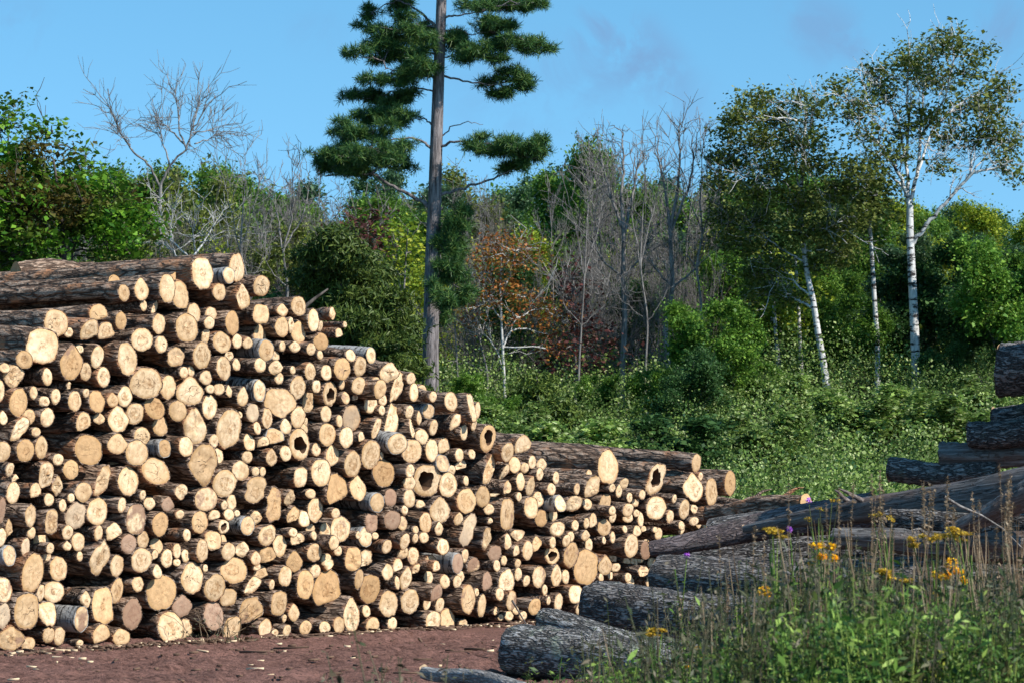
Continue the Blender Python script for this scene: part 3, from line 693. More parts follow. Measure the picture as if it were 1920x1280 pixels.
# ---------------------------------------------------------------- foliage materials
G_MID = mat_leaf('leaf_green', [(.030, .075, .010), (.055, .125, .016), (.095, .185, .022), (.17, .26, .04)])
G_YEL = mat_leaf('leaf_yellow_green', [(.07, .12, .010), (.15, .21, .018), (.25, .30, .025), (.36, .36, .04)])
G_DRK = mat_leaf('leaf_dark_green', [(.014, .042, .012), (.026, .068, .018), (.045, .100, .026), (.075, .14, .04)])
G_OLV = mat_leaf('leaf_olive', [(.038, .058, .012), (.080, .108, .020), (.14, .165, .034), (.21, .22, .07)])
G_BLU = mat_leaf('leaf_blue_green', [(.020, .052, .024), (.038, .085, .036), (.065, .125, .055), (.12, .18, .09)])
G_MPL = mat_leaf('leaf_maple_turning', [(.024, .075, .008), (.050, .14, .012), (.10, .22, .016), (.15, .27, .025)], hue_patch=(.12, .055, .022))
G_ORG = mat_leaf('leaf_orange', [(.14, .045, .014), (.28, .09, .022), (.31, .15, .03), (.11, .11, .03)])
G_RED = mat_leaf('leaf_dark_red', [(.035, .014, .013), (.065, .022, .020), (.10, .035, .03), (.06, .045, .025)])
G_CED = mat_leaf('leaf_cedar', [(.022, .042, .008), (.042, .070, .012), (.070, .100, .018), (.10, .13, .025)], trans=.12)
G_PIN = mat_leaf('pine_needles', [(.016, .050, .018), (.028, .078, .022), (.055, .120, .028), (.12, .18, .035)], trans=.15, rough=.45)
G_UND = mat_leaf('undergrowth_leaf', [(.048, .095, .018), (.10, .17, .032), (.165, .245, .048), (.24, .32, .08), (.42, .46, .22)], trans=.3, hue_patch=(.075, .13, .028), pscale=.5)
T_GRY = mat_trunk('grey_bark', (.055, .05, .046), (.27, .25, .235))
T_BRN = mat_trunk('brown_bark', (.03, .024, .02), (.12, .10, .085))
T_PIN = mat_trunk('pine_bark', (.045, .038, .038), (.27, .235, .23), 13, 1.6, bump=1.0)
T_BIR = mat_trunk('birch_bark', (.36, .35, .335), (.66, .65, .63), marks=(.035, .03, .028), bump=.2)
T_WHT = mat_trunk('dead_white_wood', (.30, .29, .27), (.55, .54, .51))

# ---------------------------------------------------------------- tree makers
def grow(r, H, style):
    """limbs of a tree H high: list of (pts, r0, r1), plus leaf cluster centres"""
    br = []; tips = []
    multi = {'bare': r.integers(1, 4), 'leafy': r.integers(1, 3), 'shrub': 5}[style]
    for m in range(multi):
        an = r.uniform(0, 6.28); lean = (.05 if multi == 1 else .16) * (2.2 if style == 'shrub' else 1)
        top = np.array([math.cos(an) * lean * H, math.sin(an) * lean * H, H * r.uniform(.82, 1.0)])
        tr = bez((0, 0, -.4), top, (r.normal() * .25, r.normal() * .25, 0), 10, r, .05)
        r0 = {'bare': .07, 'leafy': .08, 'shrub': .03}[style] * H / 10 * (1 if multi == 1 else .75)
        br.append((tr, r0, .012, 6))
        nl = {'bare': 15, 'leafy': 14, 'shrub': 7}[style]
        for k in range(nl):
            f = r.uniform(.18 if style != 'leafy' else .12, .97); i = f * 9; i0 = int(i)
            p = tr[i0] * (1 - (i - i0)) + tr[min(9, i0 + 1)] * (i - i0)
            a = r.uniform(0, 6.28); up = r.uniform(.7, 1.7) if style == 'bare' else r.uniform(.25, 1.1)
            ln = H * (1.03 - f) * r.uniform(.28, .50) + .5
            if style == 'bare': ln *= .8
            if f < .35 and style == 'leafy': ln *= .8
            d = np.array([math.cos(a), math.sin(a), up]); d /= np.linalg.norm(d)
            q = p + d * ln
            lb = bez(p, q, (0, 0, ln * .07 * (-1 if style == 'bare' else 1)), 7, r, ln * .015)
            rr = r0 * (1.05 - f) * .55 + .008
            br.append((lb, rr, .008, 4))
            for k2 in range(9 if style == 'bare' else 5):
                f2 = r.uniform(.25, 1); j = f2 * 6; j0 = int(j); p2 = lb[j0] * (1 - (j - j0)) + lb[min(6, j0 + 1)] * (j - j0)
                d2 = d + r.normal(size=3) * .55 + np.array([0, 0, .35]); d2 /= np.linalg.norm(d2)
                l2 = ln * r.uniform(.25, .5)
                tb = bez(p2, p2 + d2 * l2, (0, 0, 0), 5, r, l2 * .03); br.append((tb, rr * .4 + .003, .0055, 3))
                tips.append(tb[-1]); tips.append(tb[3])
                if style == 'bare':
                    for k3 in range(4):
                        d3 = d2 + r.normal(size=3) * .45 + np.array([0, 0, .3]); d3 /= np.linalg.norm(d3); s0 = tb[r.integers(1, 5)]
                        l3 = l2 * r.uniform(.35, .7)
                        br.append((np.stack([s0, s0 + d3 * l3 * .5 + r.normal(size=3) * .02, s0 + d3 * l3]), .0075, .0045, 3))
    return br, tips

def tubes_from(br, name, mat):
    tb = Tubes()
    for pts, r0, r1, k in br: tb.add(pts, np.linspace(r0, r1, len(pts)), k)
    return tb.mesh(name, mat)

def crown_mesh(tips, r, n_per, rad, size, mat, flat=.75, up=.35):
    C = []
    for p in tips:
        n = int(n_per * r.uniform(.4, 1.5)); rd = rad * r.uniform(.6, 1.25)
        q = r.normal(size=(n, 3)) * rd * .5; q[:, 2] *= flat
        C.append(p + q)
    C = np.concatenate(C)
    V, Q = leaves(C, size, r, up=up, jit=.55)
    return mesh('crown', V, [Q], mat)

PROTO = {}
def make_proto(key, style, seed, trunkmat, leafmat=None, n_per=95, rad=.72, size=.108, H=10):
    r = np.random.default_rng(seed)
    br, tips = grow(r, H, style)
    tm = tubes_from(br, 'trunk', trunkmat)
    cm = crown_mesh(tips, r, n_per, rad, size, leafmat) if leafmat else None
    PROTO[key] = (tm, cm)
for i in range(5): make_proto(f'bare{i}', 'bare', 20 + i, T_GRY)
for i, m in enumerate([G_MID, G_DRK, G_YEL, G_OLV, G_BLU, G_MID]): make_proto(f'leafy{i}', 'leafy', 40 + i, T_BRN if i % 2 else T_GRY, m)
make_proto('bush0', 'shrub', 60, T_BRN, G_MID, 120, .95, .17, 10)
make_proto('bush1', 'shrub', 61, T_GRY, G_YEL, 90, .95, .17, 10)
make_proto('bush2', 'shrub', 62, T_GRY, G_DRK, 120, .95, .17, 10)
make_proto('shrub0', 'shrub', 63, T_BRN, G_UND, 34, 1.2, .36, 10)
make_proto('shrub1', 'shrub', 64, T_GRY, G_YEL, 26, 1.2, .36, 10)
make_proto('shrub2', 'shrub', 65, T_GRY, G_DRK, 34, 1.2, .36, 10)
def recolour(src, key, mat):
    tm, cm = PROTO[src]; c = cm.copy(); c.materials[0] = mat; PROTO[key] = (tm, c)
recolour('leafy0', 'leafy6', G_BLU); recolour('leafy1', 'leafy7', G_MID); recolour('leafy4', 'leafy8', G_DRK); recolour('leafy3', 'leafy9', G_YEL)
make_proto('sparse0', 'bare', 71, T_GRY, G_OLV, 4, .5, .13); make_proto('sparse1', 'bare', 72, T_GRY, G_YEL, 4, .5, .13)

def place(key, name, px, top, Y, label, cat, group, wide=1.0, rz=None, R=random.Random(3)):
    x = (px - 960) / F * Y; gz = float(ground(x, Y)); zt = float(at(px, top, Y)[2]); s = max(.12, (zt - gz) / 10)
    tm, cm = PROTO[key]
    root = empty(name, (x, Y, gz - .05)); root.rotation_euler = (0, 0, R.uniform(0, 6.28) if rz is None else rz); root.scale = (s * wide, s * wide, s)
    obj('trunk' if cat != 'bush' else 'stems', tm, root)
    if cm: obj('crown' if cat != 'bush' else 'foliage', cm, root)
    return tag(root, label, cat, group)

SIL = [(-80, 285), (60, 275), (200, 290), (330, 300), (430, 282), (520, 305), (640, 330), (760, 330), (880, 290), (960, 320), (1050, 290), (1150, 320), (1230, 300), (1320, 300), (1380, 330), (1500, 300), (1600, 315), (1700, 365), (1800, 345), (1900, 375), (2000, 350)]
def sil(px): return float(np.interp(px, [a for a, b in SIL], [b for a, b in SIL]))
R = random.Random(17)
def zone(px):
    return ('behind the left end of the log pile' if px < 330 else 'behind the top of the log pile' if px < 620 else 'around the tall pine' if px < 880 else 'between the pine and the orange maple' if px < 1010 else 'between the orange maple and the birches' if px < 1340 else 'around the white birches' if px < 1640 else 'at the right edge of the wood')
LF = {'leafy0': 'mid green', 'leafy1': 'dark green', 'leafy2': 'yellow green', 'leafy3': 'olive', 'leafy4': 'blue green', 'leafy5': 'mid green', 'leafy6': 'blue green', 'leafy7': 'mid green', 'leafy8': 'dark green', 'leafy9': 'yellow green'}
def generic(px, top, Y, kinds, depth):
    key = R.choice(kinds)
    wd = R.uniform(.62, .95)
    if key.startswith('bare'):
        return place(key, 'bare_tree', px, top, Y, f'bare grey leafless tree {depth} {zone(px)}', 'tree', 'bare trees in the wood', wd)
    if key.startswith('sparse'):
        return place(key, 'thin_leaved_tree', px, top, Y, f"twiggy {'olive' if key[-1]=='0' else 'yellow'} flecked tree {depth} {zone(px)}", 'tree', 'thin leaved trees in the wood', wd)
    return place(key, 'leafy_tree', px, top, Y, f'{LF[key]} leafy tree {depth} {zone(px)}', 'tree', 'leafy trees in the wood', wd * 1.1)
# far rows close the wood, nearer rows show the tangle
for px in range(-60, 2000, 52):
    p = px + R.uniform(-22, 22); generic(p, sil(p) + R.uniform(25, 60), R.uniform(104, 120), ['leafy0', 'leafy1', 'leafy7', 'leafy8', 'leafy6'], 'far back')
for px in range(-50, 2000, 46):
    p = px + R.uniform(-25, 25); generic(p, sil(p) + R.uniform(-8, 45), R.uniform(86, 98), ['leafy0', 'leafy1', 'leafy5', 'leafy6', 'leafy7', 'leafy3', 'bare0', 'bare1', 'sparse0'] if p < 1640 else ['leafy0', 'leafy1', 'leafy6', 'leafy7'], 'in the back row')
for px in range(-40, 2000, 42):
    p = px + R.uniform(-25, 25)
    if 300 < p < 620: ks = ['bare0', 'bare2', 'sparse0', 'sparse1', 'leafy3', 'bare3']; t = sil(p) + R.uniform(0, 90)
    elif 880 < p < 1340: ks = ['bare0', 'sparse1', 'leafy0', 'leafy2', 'leafy5', 'leafy4', 'leafy7', 'sparse0']; t = sil(p) + R.uniform(40, 150)
    elif p >= 1640: ks = ['leafy0', 'leafy4', 'leafy2', 'leafy1']; t = sil(p) + R.uniform(5, 70)
    elif p >= 1340: ks = ['leafy3', 'leafy1', 'leafy3', 'leafy0']; t = sil(p) + R.uniform(10, 90)
    else: ks = ['bare3', 'leafy0', 'leafy3', 'sparse0', 'bare1']; t = sil(p) + R.uniform(30, 110)
    generic(p, t, R.uniform(75, 82), ks, 'in the middle row')
for px in range(-20, 1990, 50):
    p = px + R.uniform(-25, 25)
    if p < 620: ks = ['bare2', 'sparse0', 'leafy3', 'bare4', 'sparse1']; t = R.uniform(370, 470)
    elif p < 880: ks = ['sparse1', 'leafy2', 'bare1']; t = R.uniform(430, 520)
    elif p < 1340: ks = ['bare1', 'bare4', 'leafy5', 'sparse1', 'leafy9', 'leafy0', 'leafy1']; t = R.uniform(430, 560)
    elif p < 1640: ks = ['leafy0', 'leafy5', 'leafy1', 'leafy2']; t = R.uniform(470, 580)
    else: ks = ['leafy0', 'leafy4', 'leafy6', 'leafy2']; t = R.uniform(430, 540)
    generic(p, t, R.uniform(69, 73), ks, 'in the front row')
for px in range(-40, 1990, 80):
    p = px + R.uniform(-25, 25); k_ = R.choice(['bush0', 'bush2', 'bush2'] if p > 1300 else ['bush2', 'bush1', 'bush0'])
    place(k_, 'bush', p, R.uniform(560, 650), R.uniform(76, 86), f"{ {'bush0': 'green', 'bush1': 'yellow green', 'bush2': 'dark green'}[k_]} understorey bush in the shade {zone(p)}", 'bush', 'understorey bushes in the wood', 1.6)
for px in list(range(310, 640, 30)) + list(range(870, 1340, 34)):
    p = px + R.uniform(-12, 12)
    place(R.choice(['bare0', 'bare1', 'bare2', 'bare4']), 'bare_tree', p, R.uniform(300, 470), R.uniform(68.5, 74), f'slim upright bare grey stem {zone(p)}', 'tree', 'slim bare stems in the wood', .42)
# tall bare crowns that stand against the sky
for px, top, key, txt in [(1120, 232, 'bare1', 'tall bare tree with upright twigs against the sky left of the birches'), (1165, 225, 'bare0', 'tallest twiggy bare tree in the middle of the skyline'), (1205, 262, 'bare4', 'bare tree with a forked top right of the tallest twiggy one'),
                          (1285, 215, 'bare2', 'slim bare tree with fine twigs just left of the birch crown'), (1318, 230, 'bare3', 'bare tree touching the birch crown at its left'), (1040, 300, 'bare1', 'thin bare tree right of the pine at the skyline'),
                          (120, 262, 'bare4', 'grey bare tree poking above the left maple'), (170, 268, 'bare0', 'bare whip like tree on the skyline left of the big dead tree'), (505, 290, 'bare2', 'bare tree on the skyline left of the pine foliage'), (560, 283, 'bare3', 'bare tree just left of the lowest pine bough'), (590, 300, 'bare0', 'bare tree under the lowest left pine bough')]:
    place(key, 'bare_tree', px, top, R.uniform(74, 78), txt, 'tree', 'bare trees in the wood', .75)
for px, top, key, txt in [(1075, 245, 'leafy5', 'pointed green tree spiring up right of the pine'), (1150, 310, 'leafy7', 'green tree top behind the bare twigs')]:
    place(key, 'leafy_tree', px, top, 80, txt, 'tree', 'leafy trees in the wood', .62)

# trees drawn from what the photo shows: trunk line and foliage masses, given depth and true size
def hero(name, label, Y, trunk, w0, w1, tmat, lmat, clumps, per, size, seed, limbs=(), branch_col=None, kind='leaf', dens=1.0, cat='tree', twig=0, cluster=.28, depth=1.0, base=None, limb_w=.4):
    r = np.random.default_rng(seed)
    s = F / Y
    P = [at(px, py, Y) for px, py in trunk]
    root_loc = P[0].copy(); gz = float(ground(P[0][0], Y)); root_loc[2] = min(gz, P[0][2]) - .05
    root = empty(name, root_loc); P = np.array(P)
    if P[0][2] > root_loc[2] + .1: P = np.concatenate([[[P[0][0], Y, root_loc[2]]], P])
    # smooth the trunk line
    tt = np.linspace(0, len(P) - 1, len(P) * 4); k = np.arange(len(P))
    T = np.stack([np.interp(tt, k, P[:, c]) for c in range(3)], 1)
    T[1:-1] = (T[:-2] + T[1:-1] * 2 + T[2:]) / 4
    tb = Tubes(); wid = np.linspace(w0, w1, len(T)) / 2 / s
    wid[0] *= 1.35; wid[1] *= 1.12
    tb.add(T - root_loc, wid, 12)
    ends = []; LPX = []
    for L in limbs:
        pts = L[:-1] if not isinstance(L[-1], tuple) else L
        wl = L[-1] if not isinstance(L[-1], tuple) else 5
        d0 = 0; LP = []; dd = r.uniform(-1, 1) * depth
        for i, (px, py) in enumerate(pts): LP.append(at(px, py, Y + dd * i / max(1, len(pts) - 1) * .9))
        LPX += [(p_[0], p_[1], Y + dd * i / max(1, len(pts) - 1) * .9) for i, p_ in enumerate(pts) if i > 0]
        LP = np.array(LP); q = np.linspace(0, len(LP) - 1, len(LP) * 4); kk = np.arange(len(LP))
        LL = np.stack([np.interp(q, kk, LP[:, c]) for c in range(3)], 1); LL[1:-1] = (LL[:-2] + 2 * LL[1:-1] + LL[2:]) / 4
        LL[1:] += r.normal(size=(len(LL) - 1, 3)) * .012
        tb.add(LL - root_loc, np.linspace(wl, wl * .3, len(LL)) / 2 / s, 6); ends.append(LL)
        for w_ in range(int(twig)):
            i = r.integers(len(LL) // 3, len(LL)); dl = (LL[i] - LL[i - 1]); dl /= np.linalg.norm(dl) + 1e-9
            d = dl + r.normal(size=3) * .7 + np.array([0, 0, .2]); d /= np.linalg.norm(d); ln = r.uniform(.3, 1.1)
            b1 = bez(LL[i], LL[i] + d * ln, (0, 0, .05), 5, r, .03); tb.add(b1 - root_loc, np.linspace(wl * .3, 1.0, 5) / 2 / s, 4)
            for _ in range(4):
                j = r.integers(1, 5); d2 = d + r.normal(size=3) * .6 + np.array([0, 0, .25]); d2 /= np.linalg.norm(d2)
                tb.add(np.stack([b1[j], b1[j] + d2 * ln * .25 + r.normal(size=3) * .02, b1[j] + d2 * ln * .5]) - root_loc, [.007, .006, .004], 3)
    def depth_of(cx, cy):
        if LPX:
            q = np.array(LPX); d = np.hypot(q[:, 0] - cx, (q[:, 1] - cy) * 1.3); i = int(np.argmin(d))
            if d[i] < 60: return q[i, 2] + r.uniform(-.35, .35) * depth
        return Y + r.uniform(-1, 1) * depth
    C = []
    for (cx, cy, rx, ry) in clumps:
        c = at(cx, cy, depth_of(cx, cy)); R_ = np.array([rx / s, .8 * rx / s, ry / s])
        # limb from the nearest drawn branch or trunk point below the clump
        cand = np.concatenate([T] + ends) if ends else T
        dd = np.linalg.norm(cand - c, axis=1) + 1.4 * np.abs(cand[:, 2] - c[2]) 
        st = cand[np.argmin(dd)]
        ln = np.linalg.norm(c - st)
        lb = bez(st, c - np.array([0, 0, R_[2] * .3]), (0, 0, ln * .06), 8, r, .03)
        if limb_w: tb.add(lb - root_loc, np.linspace(max(.018, ln * .018 * limb_w / .4), .01, 8), 5)
        nn = max(3, int(per * dens * (rx * ry) / 900)) if kind != 'needle' else max(5, int(per * 2.0 * (rx * ry) / 900))
        sub = r.normal(size=(nn, 3)); sub /= np.linalg.norm(sub, axis=1)[:, None]; sub *= (r.uniform(0, 1, nn) ** .45)[:, None]
        if kind == 'needle': sub = np.repeat(r.normal(size=(max(4, nn // 6), 3)) * np.array([.68, .7, .5]), 6, 0)[:nn]; sub = sub + r.normal(size=sub.shape) * np.array([.19, .2, .15]); nn = len(sub)
        ctr = c + sub * R_
        for q in ctr[:: 3]:
            st2 = lb[r.integers(3, 8)]
            tb.add(bez(st2, q, (0, 0, -.03), 4, r, .015) - root_loc, [.012, .009, .007, .005], 3)
        C.append(ctr)
    C = np.concatenate(C) if C else None
    tr = obj('trunk', tb.mesh('trunk', tmat), root)
    if C is not None and len(C):
        if kind == 'needle':
            C2 = (C[:, None, :] + r.normal(size=(len(C), 4, 3)) * np.array([cluster, cluster, cluster * .5]) * .6).reshape(-1, 3)
            V, Q = needles(C2 - root_loc, size, r, 24, .0058)
        elif kind == 'spray':
            C2 = (C[:, None, :] + r.normal(size=(len(C), 34, 3)) * np.array([cluster, cluster, cluster * .3])).reshape(-1, 3)
            V, Q = needles(C2 - root_loc, size, r, 4, .016, .5)
        else:
            C2 = (C[:, None, :] + r.normal(size=(len(C), 26, 3)) * np.array([cluster, cluster, cluster * .7])).reshape(-1, 3)
            V, Q = leaves(C2 - root_loc, size, r)
        obj('crown', mesh('crown', V, [Q], lmat), root)
    return tag(root, label, cat)

PINE = [(747,53,50,16),(772,97,52,20),(707,103,30,16),(735,147,38,16),(707,187,36,18),(760,181,32,13),(738,219,42,16),(669,247,42,18),(691,287,62,24),(735,300,36,22),(615,306,28,16),(652,315,45,12),(740,6,34,12),(790,70,30,14),(800,120,26,14),
        (860,76,28,18),(897,103,38,16),(950,88,44,14),(1003,84,28,9),(950,148,36,13),(945,172,26,9),(982,165,16,10),(920,45,34,12),(957,10,56,14),(1000,2,22,8),(944,55,22,8),(947,280,40,20),(1004,272,26,12),(897,254,11,7),(965,310,26,12),(985,290,20,12),(1015,290,14,10),
        (842,470,22,42),(830,560,14,22),(852,555,26,16),(880,552,13,9),(855,405,14,26),(846,520,22,26),(832,596,9,14),(700,22,22,8),(730,75,24,10),(690,215,20,12),(640,285,22,12),(760,130,22,10),(770,-40,60,14),(880,-45,60,14),(800,-100,50,16),(880,-110,45,16),(830,-160,50,20),(830,-220,30,26)]
hero('pine_tree', 'tall dark pine with layered boughs standing above the wood', 60, [(806, 1040), (807, 730), (808, 620), (811, 480), (815, 380), (818, 270), (823, 130), (828, 0), (832, -230)], 34, 17, T_PIN, G_PIN, [(a_, b_, c_ * 1.0, d_ * .95) for a_, b_, c_, d_ in PINE], 40, .14, 101,
     limbs=[[(810, 392), (780, 370), (735, 350), (700, 326), (640, 327), (610, 330), 9], [(826, 366), (870, 352), (925, 335), (968, 315), 7], [(826, 277), (850, 266), (905, 268), (960, 275), 6], [(808, 278), (790, 262), (750, 258), (700, 268), 6], [(822, 142), (860, 150), (905, 158), (940, 160), 5], [(815, 145), (770, 135), (720, 130), 5], [(830, 60), (860, 55), (880, 65), (920, 60), 4],
            [(822, 55), (790, 25), (770, 10), (740, 0), 6], [(830, 32), (860, 30), (905, 22), 5], [(810, 236), (795, 222), (760, 226), 4], [(826, 258), (850, 235), (880, 230), (905, 235), 3], [(813, 172), (780, 165), (755, 168), 4], [(802, 612), (770, 600), (740, 595), 5], [(805, 672), (780, 660), (750, 655), 3], [(828, 455), (870, 435), (893, 424), 4], [(806, 430), (790, 415), (775, 440), 3]],
     kind='needle', cluster=.125, depth=.9)

hero('maple_tree', 'bushy green maple with reddish tinged leaves at the left edge', 46, [(125, 640), (122, 500), (118, 430), (110, 360), (100, 300)], 12, 4, T_BRN, G_MPL,
     [(20, 300, 45, 30), (60, 290, 35, 25), (20, 350, 50, 35), (70, 330, 45, 30), (120, 340, 40, 25), (30, 400, 55, 35), (90, 380, 50, 30), (150, 360, 50, 28), (190, 335, 35, 18), (220, 360, 40, 22), (180, 400, 60, 30), (240, 395, 45, 24), (130, 430, 55, 28), (200, 440, 50, 24), (60, 450, 50, 28), (265, 430, 34, 24), (10, 470, 50, 40), (40, 500, 40, 25), (-40, 380, 40, 60), (-30, 480, 40, 50), (250, 470, 32, 18), (190, 480, 30, 14), (150, 300, 20, 16),
      (80, 247, 16, 12), (102, 240, 10, 8), (65, 268, 16, 12), (12, 215, 10, 22), (28, 196, 6, 9), (5, 240, 14, 16), (38, 238, 6, 9), (140, 280, 14, 12)], 17, .088, 102,
     limbs=[[(120, 500), (100, 440), (60, 400), (20, 370), 7], [(122, 480), (150, 430), (200, 400), (240, 390), 6], [(130, 520), (138, 460), (160, 400), (150, 310), 5], [(110, 380), (80, 320), (90, 260), 4], [(40, 380), (10, 300), (25, 200), 4]], twig=4, cluster=.16, depth=1.3)

hero('aspen_tree', 'tall sparse leaved tree with a spreading crown on the right', 65.5, [(1718, 700), (1714, 600), (1709, 500), (1706, 440), (1706, 385)], 19, 13, T_BIR, G_OLV,
     [(1784,84,42,24),(1704,107,40,26),(1649,139,36,26),(1581,165,28,22),(1590,215,32,22),(1665,176,40,26),(1752,150,50,28),(1823,134,40,26),(1872,160,32,22),(1817,200,45,26),(1736,215,45,26),(1865,240,42,26),(1897,270,32,26),(1768,316,28,16),(1650,285,28,20),(1623,255,28,20),(1900,325,28,20),(1790,62,20,10),(1745,98,35,20),(1840,100,26,18),(1700,240,38,22),(1620,190,30,20),(1780,255,40,24),(1830,262,36,20),(1690,290,22,16),(1560,195,16,16),(1640,318,26,16),(1880,295,26,16),(1720,130,40,24),(1860,200,34,24)], 19, .09, 103,
     limbs=[[(1706, 390), (1692, 340), (1670, 300), (1640, 260), (1590, 220), 9], [(1706, 385), (1700, 310), (1690, 250), (1665, 190), (1640, 150), 8], [(1707, 380), (1722, 320), (1725, 260), (1730, 180), (1745, 110), 9], [(1722, 320), (1745, 250), (1790, 200), (1850, 170), 6], [(1700, 300), (1705, 230), (1700, 170), (1705, 110), 6], [(1690, 350), (1660, 320), (1640, 310), 5], [(1725, 300), (1750, 300), (1770, 290), 4], [(1725, 260), (1770, 190), (1790, 110), 5], [(1690, 260), (1650, 240), (1600, 190), 4],
            [(1708, 462), (1735, 425), (1765, 390), (1800, 350), (1825, 322), (1870, 315), (1900, 300), 9], [(1820, 325), (1822, 290), (1840, 240), (1870, 200), 5], [(1825, 322), (1860, 280), (1900, 260), 4]], twig=12, cluster=.18, depth=1.6)

BIRCH = [(1413,187,32,22),(1390,222,35,26),(1366,245,26,22),(1494,192,30,20),(1523,218,20,22),(1461,222,40,26),(1429,265,45,28),(1494,262,40,28),(1536,258,18,20),(1381,300,40,28),(1461,313,50,28),(1526,306,36,26),(1590,310,36,22),(1623,335,32,22),(1574,355,46,26),(1413,355,50,28),(1494,371,50,26),(1350,345,26,26),(1420,410,50,26),(1500,430,45,26),(1560,425,45,26),(1605,400,36,24),(1385,455,38,24),(1450,495,50,24),(1530,495,36,24),(1436,545,40,20),(1350,410,26,28),(1580,470,30,24),(1480,560,30,14),(1405,510,24,20),(1635,375,22,20),(1345,300,18,18),(1450,180,14,12)]
hero('birch_tree', 'leaning white birch with a broad olive crown right of the centre', 66, [(1553, 765), (1550, 720), (1541, 665), (1533, 620), (1524, 560), (1512, 510), (1505, 440), (1498, 380), (1505, 330), (1508, 260), (1512, 200)], 15, 5, T_BIR, G_OLV, BIRCH, 34, .082, 104,
     limbs=[[(1522, 577), (1490, 560), (1465, 558), (1433, 552), 6], [(1524, 560), (1485, 525), (1460, 518), 5], [(1505, 490), (1470, 470), (1440, 450), (1400, 435), 4], [(1500, 390), (1480, 350), (1440, 320), (1415, 345), 5], [(1502, 380), (1492, 300), (1480, 230), 5], [(1498, 400), (1460, 360), (1410, 340), (1380, 320), 4], [(1506, 330), (1515, 290), (1520, 230), 4], [(1500, 400), (1540, 370), (1580, 340), 3], [(1500, 440), (1545, 430), (1590, 410), 3]], twig=9, cluster=.17, depth=1.4)
hero('birch_tree', 'white birch trunk standing between the leaning birch and the tall aspen', 66.5, [(1645, 640), (1640, 570), (1636, 500), (1632, 440), (1628, 380), (1625, 330)], 11, 5, T_BIR, G_OLV, [(1615, 360, 40, 24), (1640, 400, 40, 24), (1600, 430, 35, 20), (1660, 345, 26, 20)], 24, .11, 105, twig=3, limbs=[[(1632, 440), (1610, 400), (1590, 370), 3]], depth=1.0)
for i, (a, b, c) in enumerate([((1462, 705), (1456, 640), (1450, 560)), ((1504, 712), (1500, 650), (1497, 570))]):
    hero('birch_tree', ['thin pale birch stem left of the leaning birch, in the shade', 'second thin pale stem close to the leaning birch'][i], 69.5, [a, b, c, (c[0] - 6, c[1] - 90)], 10, 5, T_BIR, G_YEL, [(c[0] - 5, 600 + 20 * i, 35, 14), (c[0] + 10, 560, 35, 16), (c[0], c[1] - 60, 30, 20)], 14, .12, 106 + i, depth=.8)

hero('orange_maple', 'young maple with bright orange autumn leaves right of the pine', 66, [(947, 750), (944, 680), (940, 600), (938, 520), (942, 450)], 7, 2.5, T_WHT, G_ORG,
     [(925,452,30,14),(962,462,34,14),(903,480,28,15),(950,492,40,14),(988,490,18,14),(915,510,30,12),(960,548,30,12),(912,560,34,14),(985,556,22,12),(1030,575,28,12),(1060,598,22,12),(1005,598,32,14),(1028,622,26,12),(1040,655,22,9),(895,598,26,10),(970,590,26,12),(940,530,26,10),(880,575,16,10),(1010,465,14,8)], 19, .075, 110,
     limbs=[[(944, 650), (965, 600), (1000, 580), (1040, 580), 3], [(940, 600), (915, 560), (900, 500), 3], [(940, 560), (960, 500), (965, 470), 3], [(946, 700), (930, 650), (900, 620), 3]], twig=6, cluster=.2, depth=.9)
hero('red_leaved_tree', 'small tree with dark crimson leaves beside the orange maple', 67, [(1078, 745), (1080, 680), (1078, 600), (1075, 520)], 8, 3, T_GRY, G_RED, [(1075,515,20,22),(1090,540,18,14),(1060,560,18,14),(1085,600,26,18),(1120,610,24,16),(1110,650,28,18),(1060,650,24,18),(1080,690,34,18),(1030,690,26,16),(1140,665,16,14)], 13, .10, 111, twig=8, limbs=[[(1078, 650), (1100, 600), (1120, 560), 3], [(1078, 620), (1060, 570), (1060, 520), 3]], depth=.9)
hero('red_leaved_tree', 'dull red leaved tree left of the pine trunk', 70, [(690, 560), (688, 480), (690, 430), (695, 400)], 7, 3, T_GRY, G_RED, [(690,420,34,20),(665,445,30,18),(715,440,24,20),(700,470,30,16)], 13, .11, 112, twig=8, limbs=[[(688, 480), (670, 440), (655, 415), 3], [(690, 470), (710, 430), (725, 405), 3]], depth=.9)
hero('cedar_tree', 'dark olive conifer with drooping sprays left of the pine trunk', 56, [(640, 900), (645, 700), (640, 560), (635, 440)], 12, 3, T_BRN, G_CED,
     [(625,445,22,16),(600,480,30,16),(650,480,34,16),(585,520,26,16),(640,520,50,18),(700,515,34,16),(610,560,30,16),(670,560,52,18),(720,560,30,16),(650,600,46,18),(710,605,36,18),(680,645,40,18),(730,650,30,18),(660,685,34,16),(720,700,36,16),(760,690,22,16),(770,740,24,14),(600,610,26,14),(745,610,20,14),(700,740,40,16)], 30, .13, 113, kind='spray', cluster=.2, depth=1.0)
hero('cedar_tree', 'small bushy conifer in front of the red leaved tree', 60, [(1010, 880), (1008, 760), (1006, 705)], 7, 2, T_BRN, G_CED, [(1006,712,14,12),(1000,735,28,14),(985,760,34,16),(1030,762,34,16),(965,785,30,14),(1010,790,44,16),(1060,785,34,14)], 40, .11, 114, kind='spray', cluster=.16, depth=.8)
hero('yellow_green_tree', 'bright yellow green sapling close behind the pine trunk', 68, [(750, 700), (755, 600), (760, 500), (765, 430)], 7, 2, T_GRY, G_YEL, [(755,440,24,16),(770,470,20,16),(745,490,26,16),(770,520,18,14),(750,560,24,16),(770,590,18,14),(745,610,26,12),(775,640,18,12)], 20, .11, 115, twig=4, limbs=[[(758, 560), (745, 520), (735, 480), 3]], depth=.8)
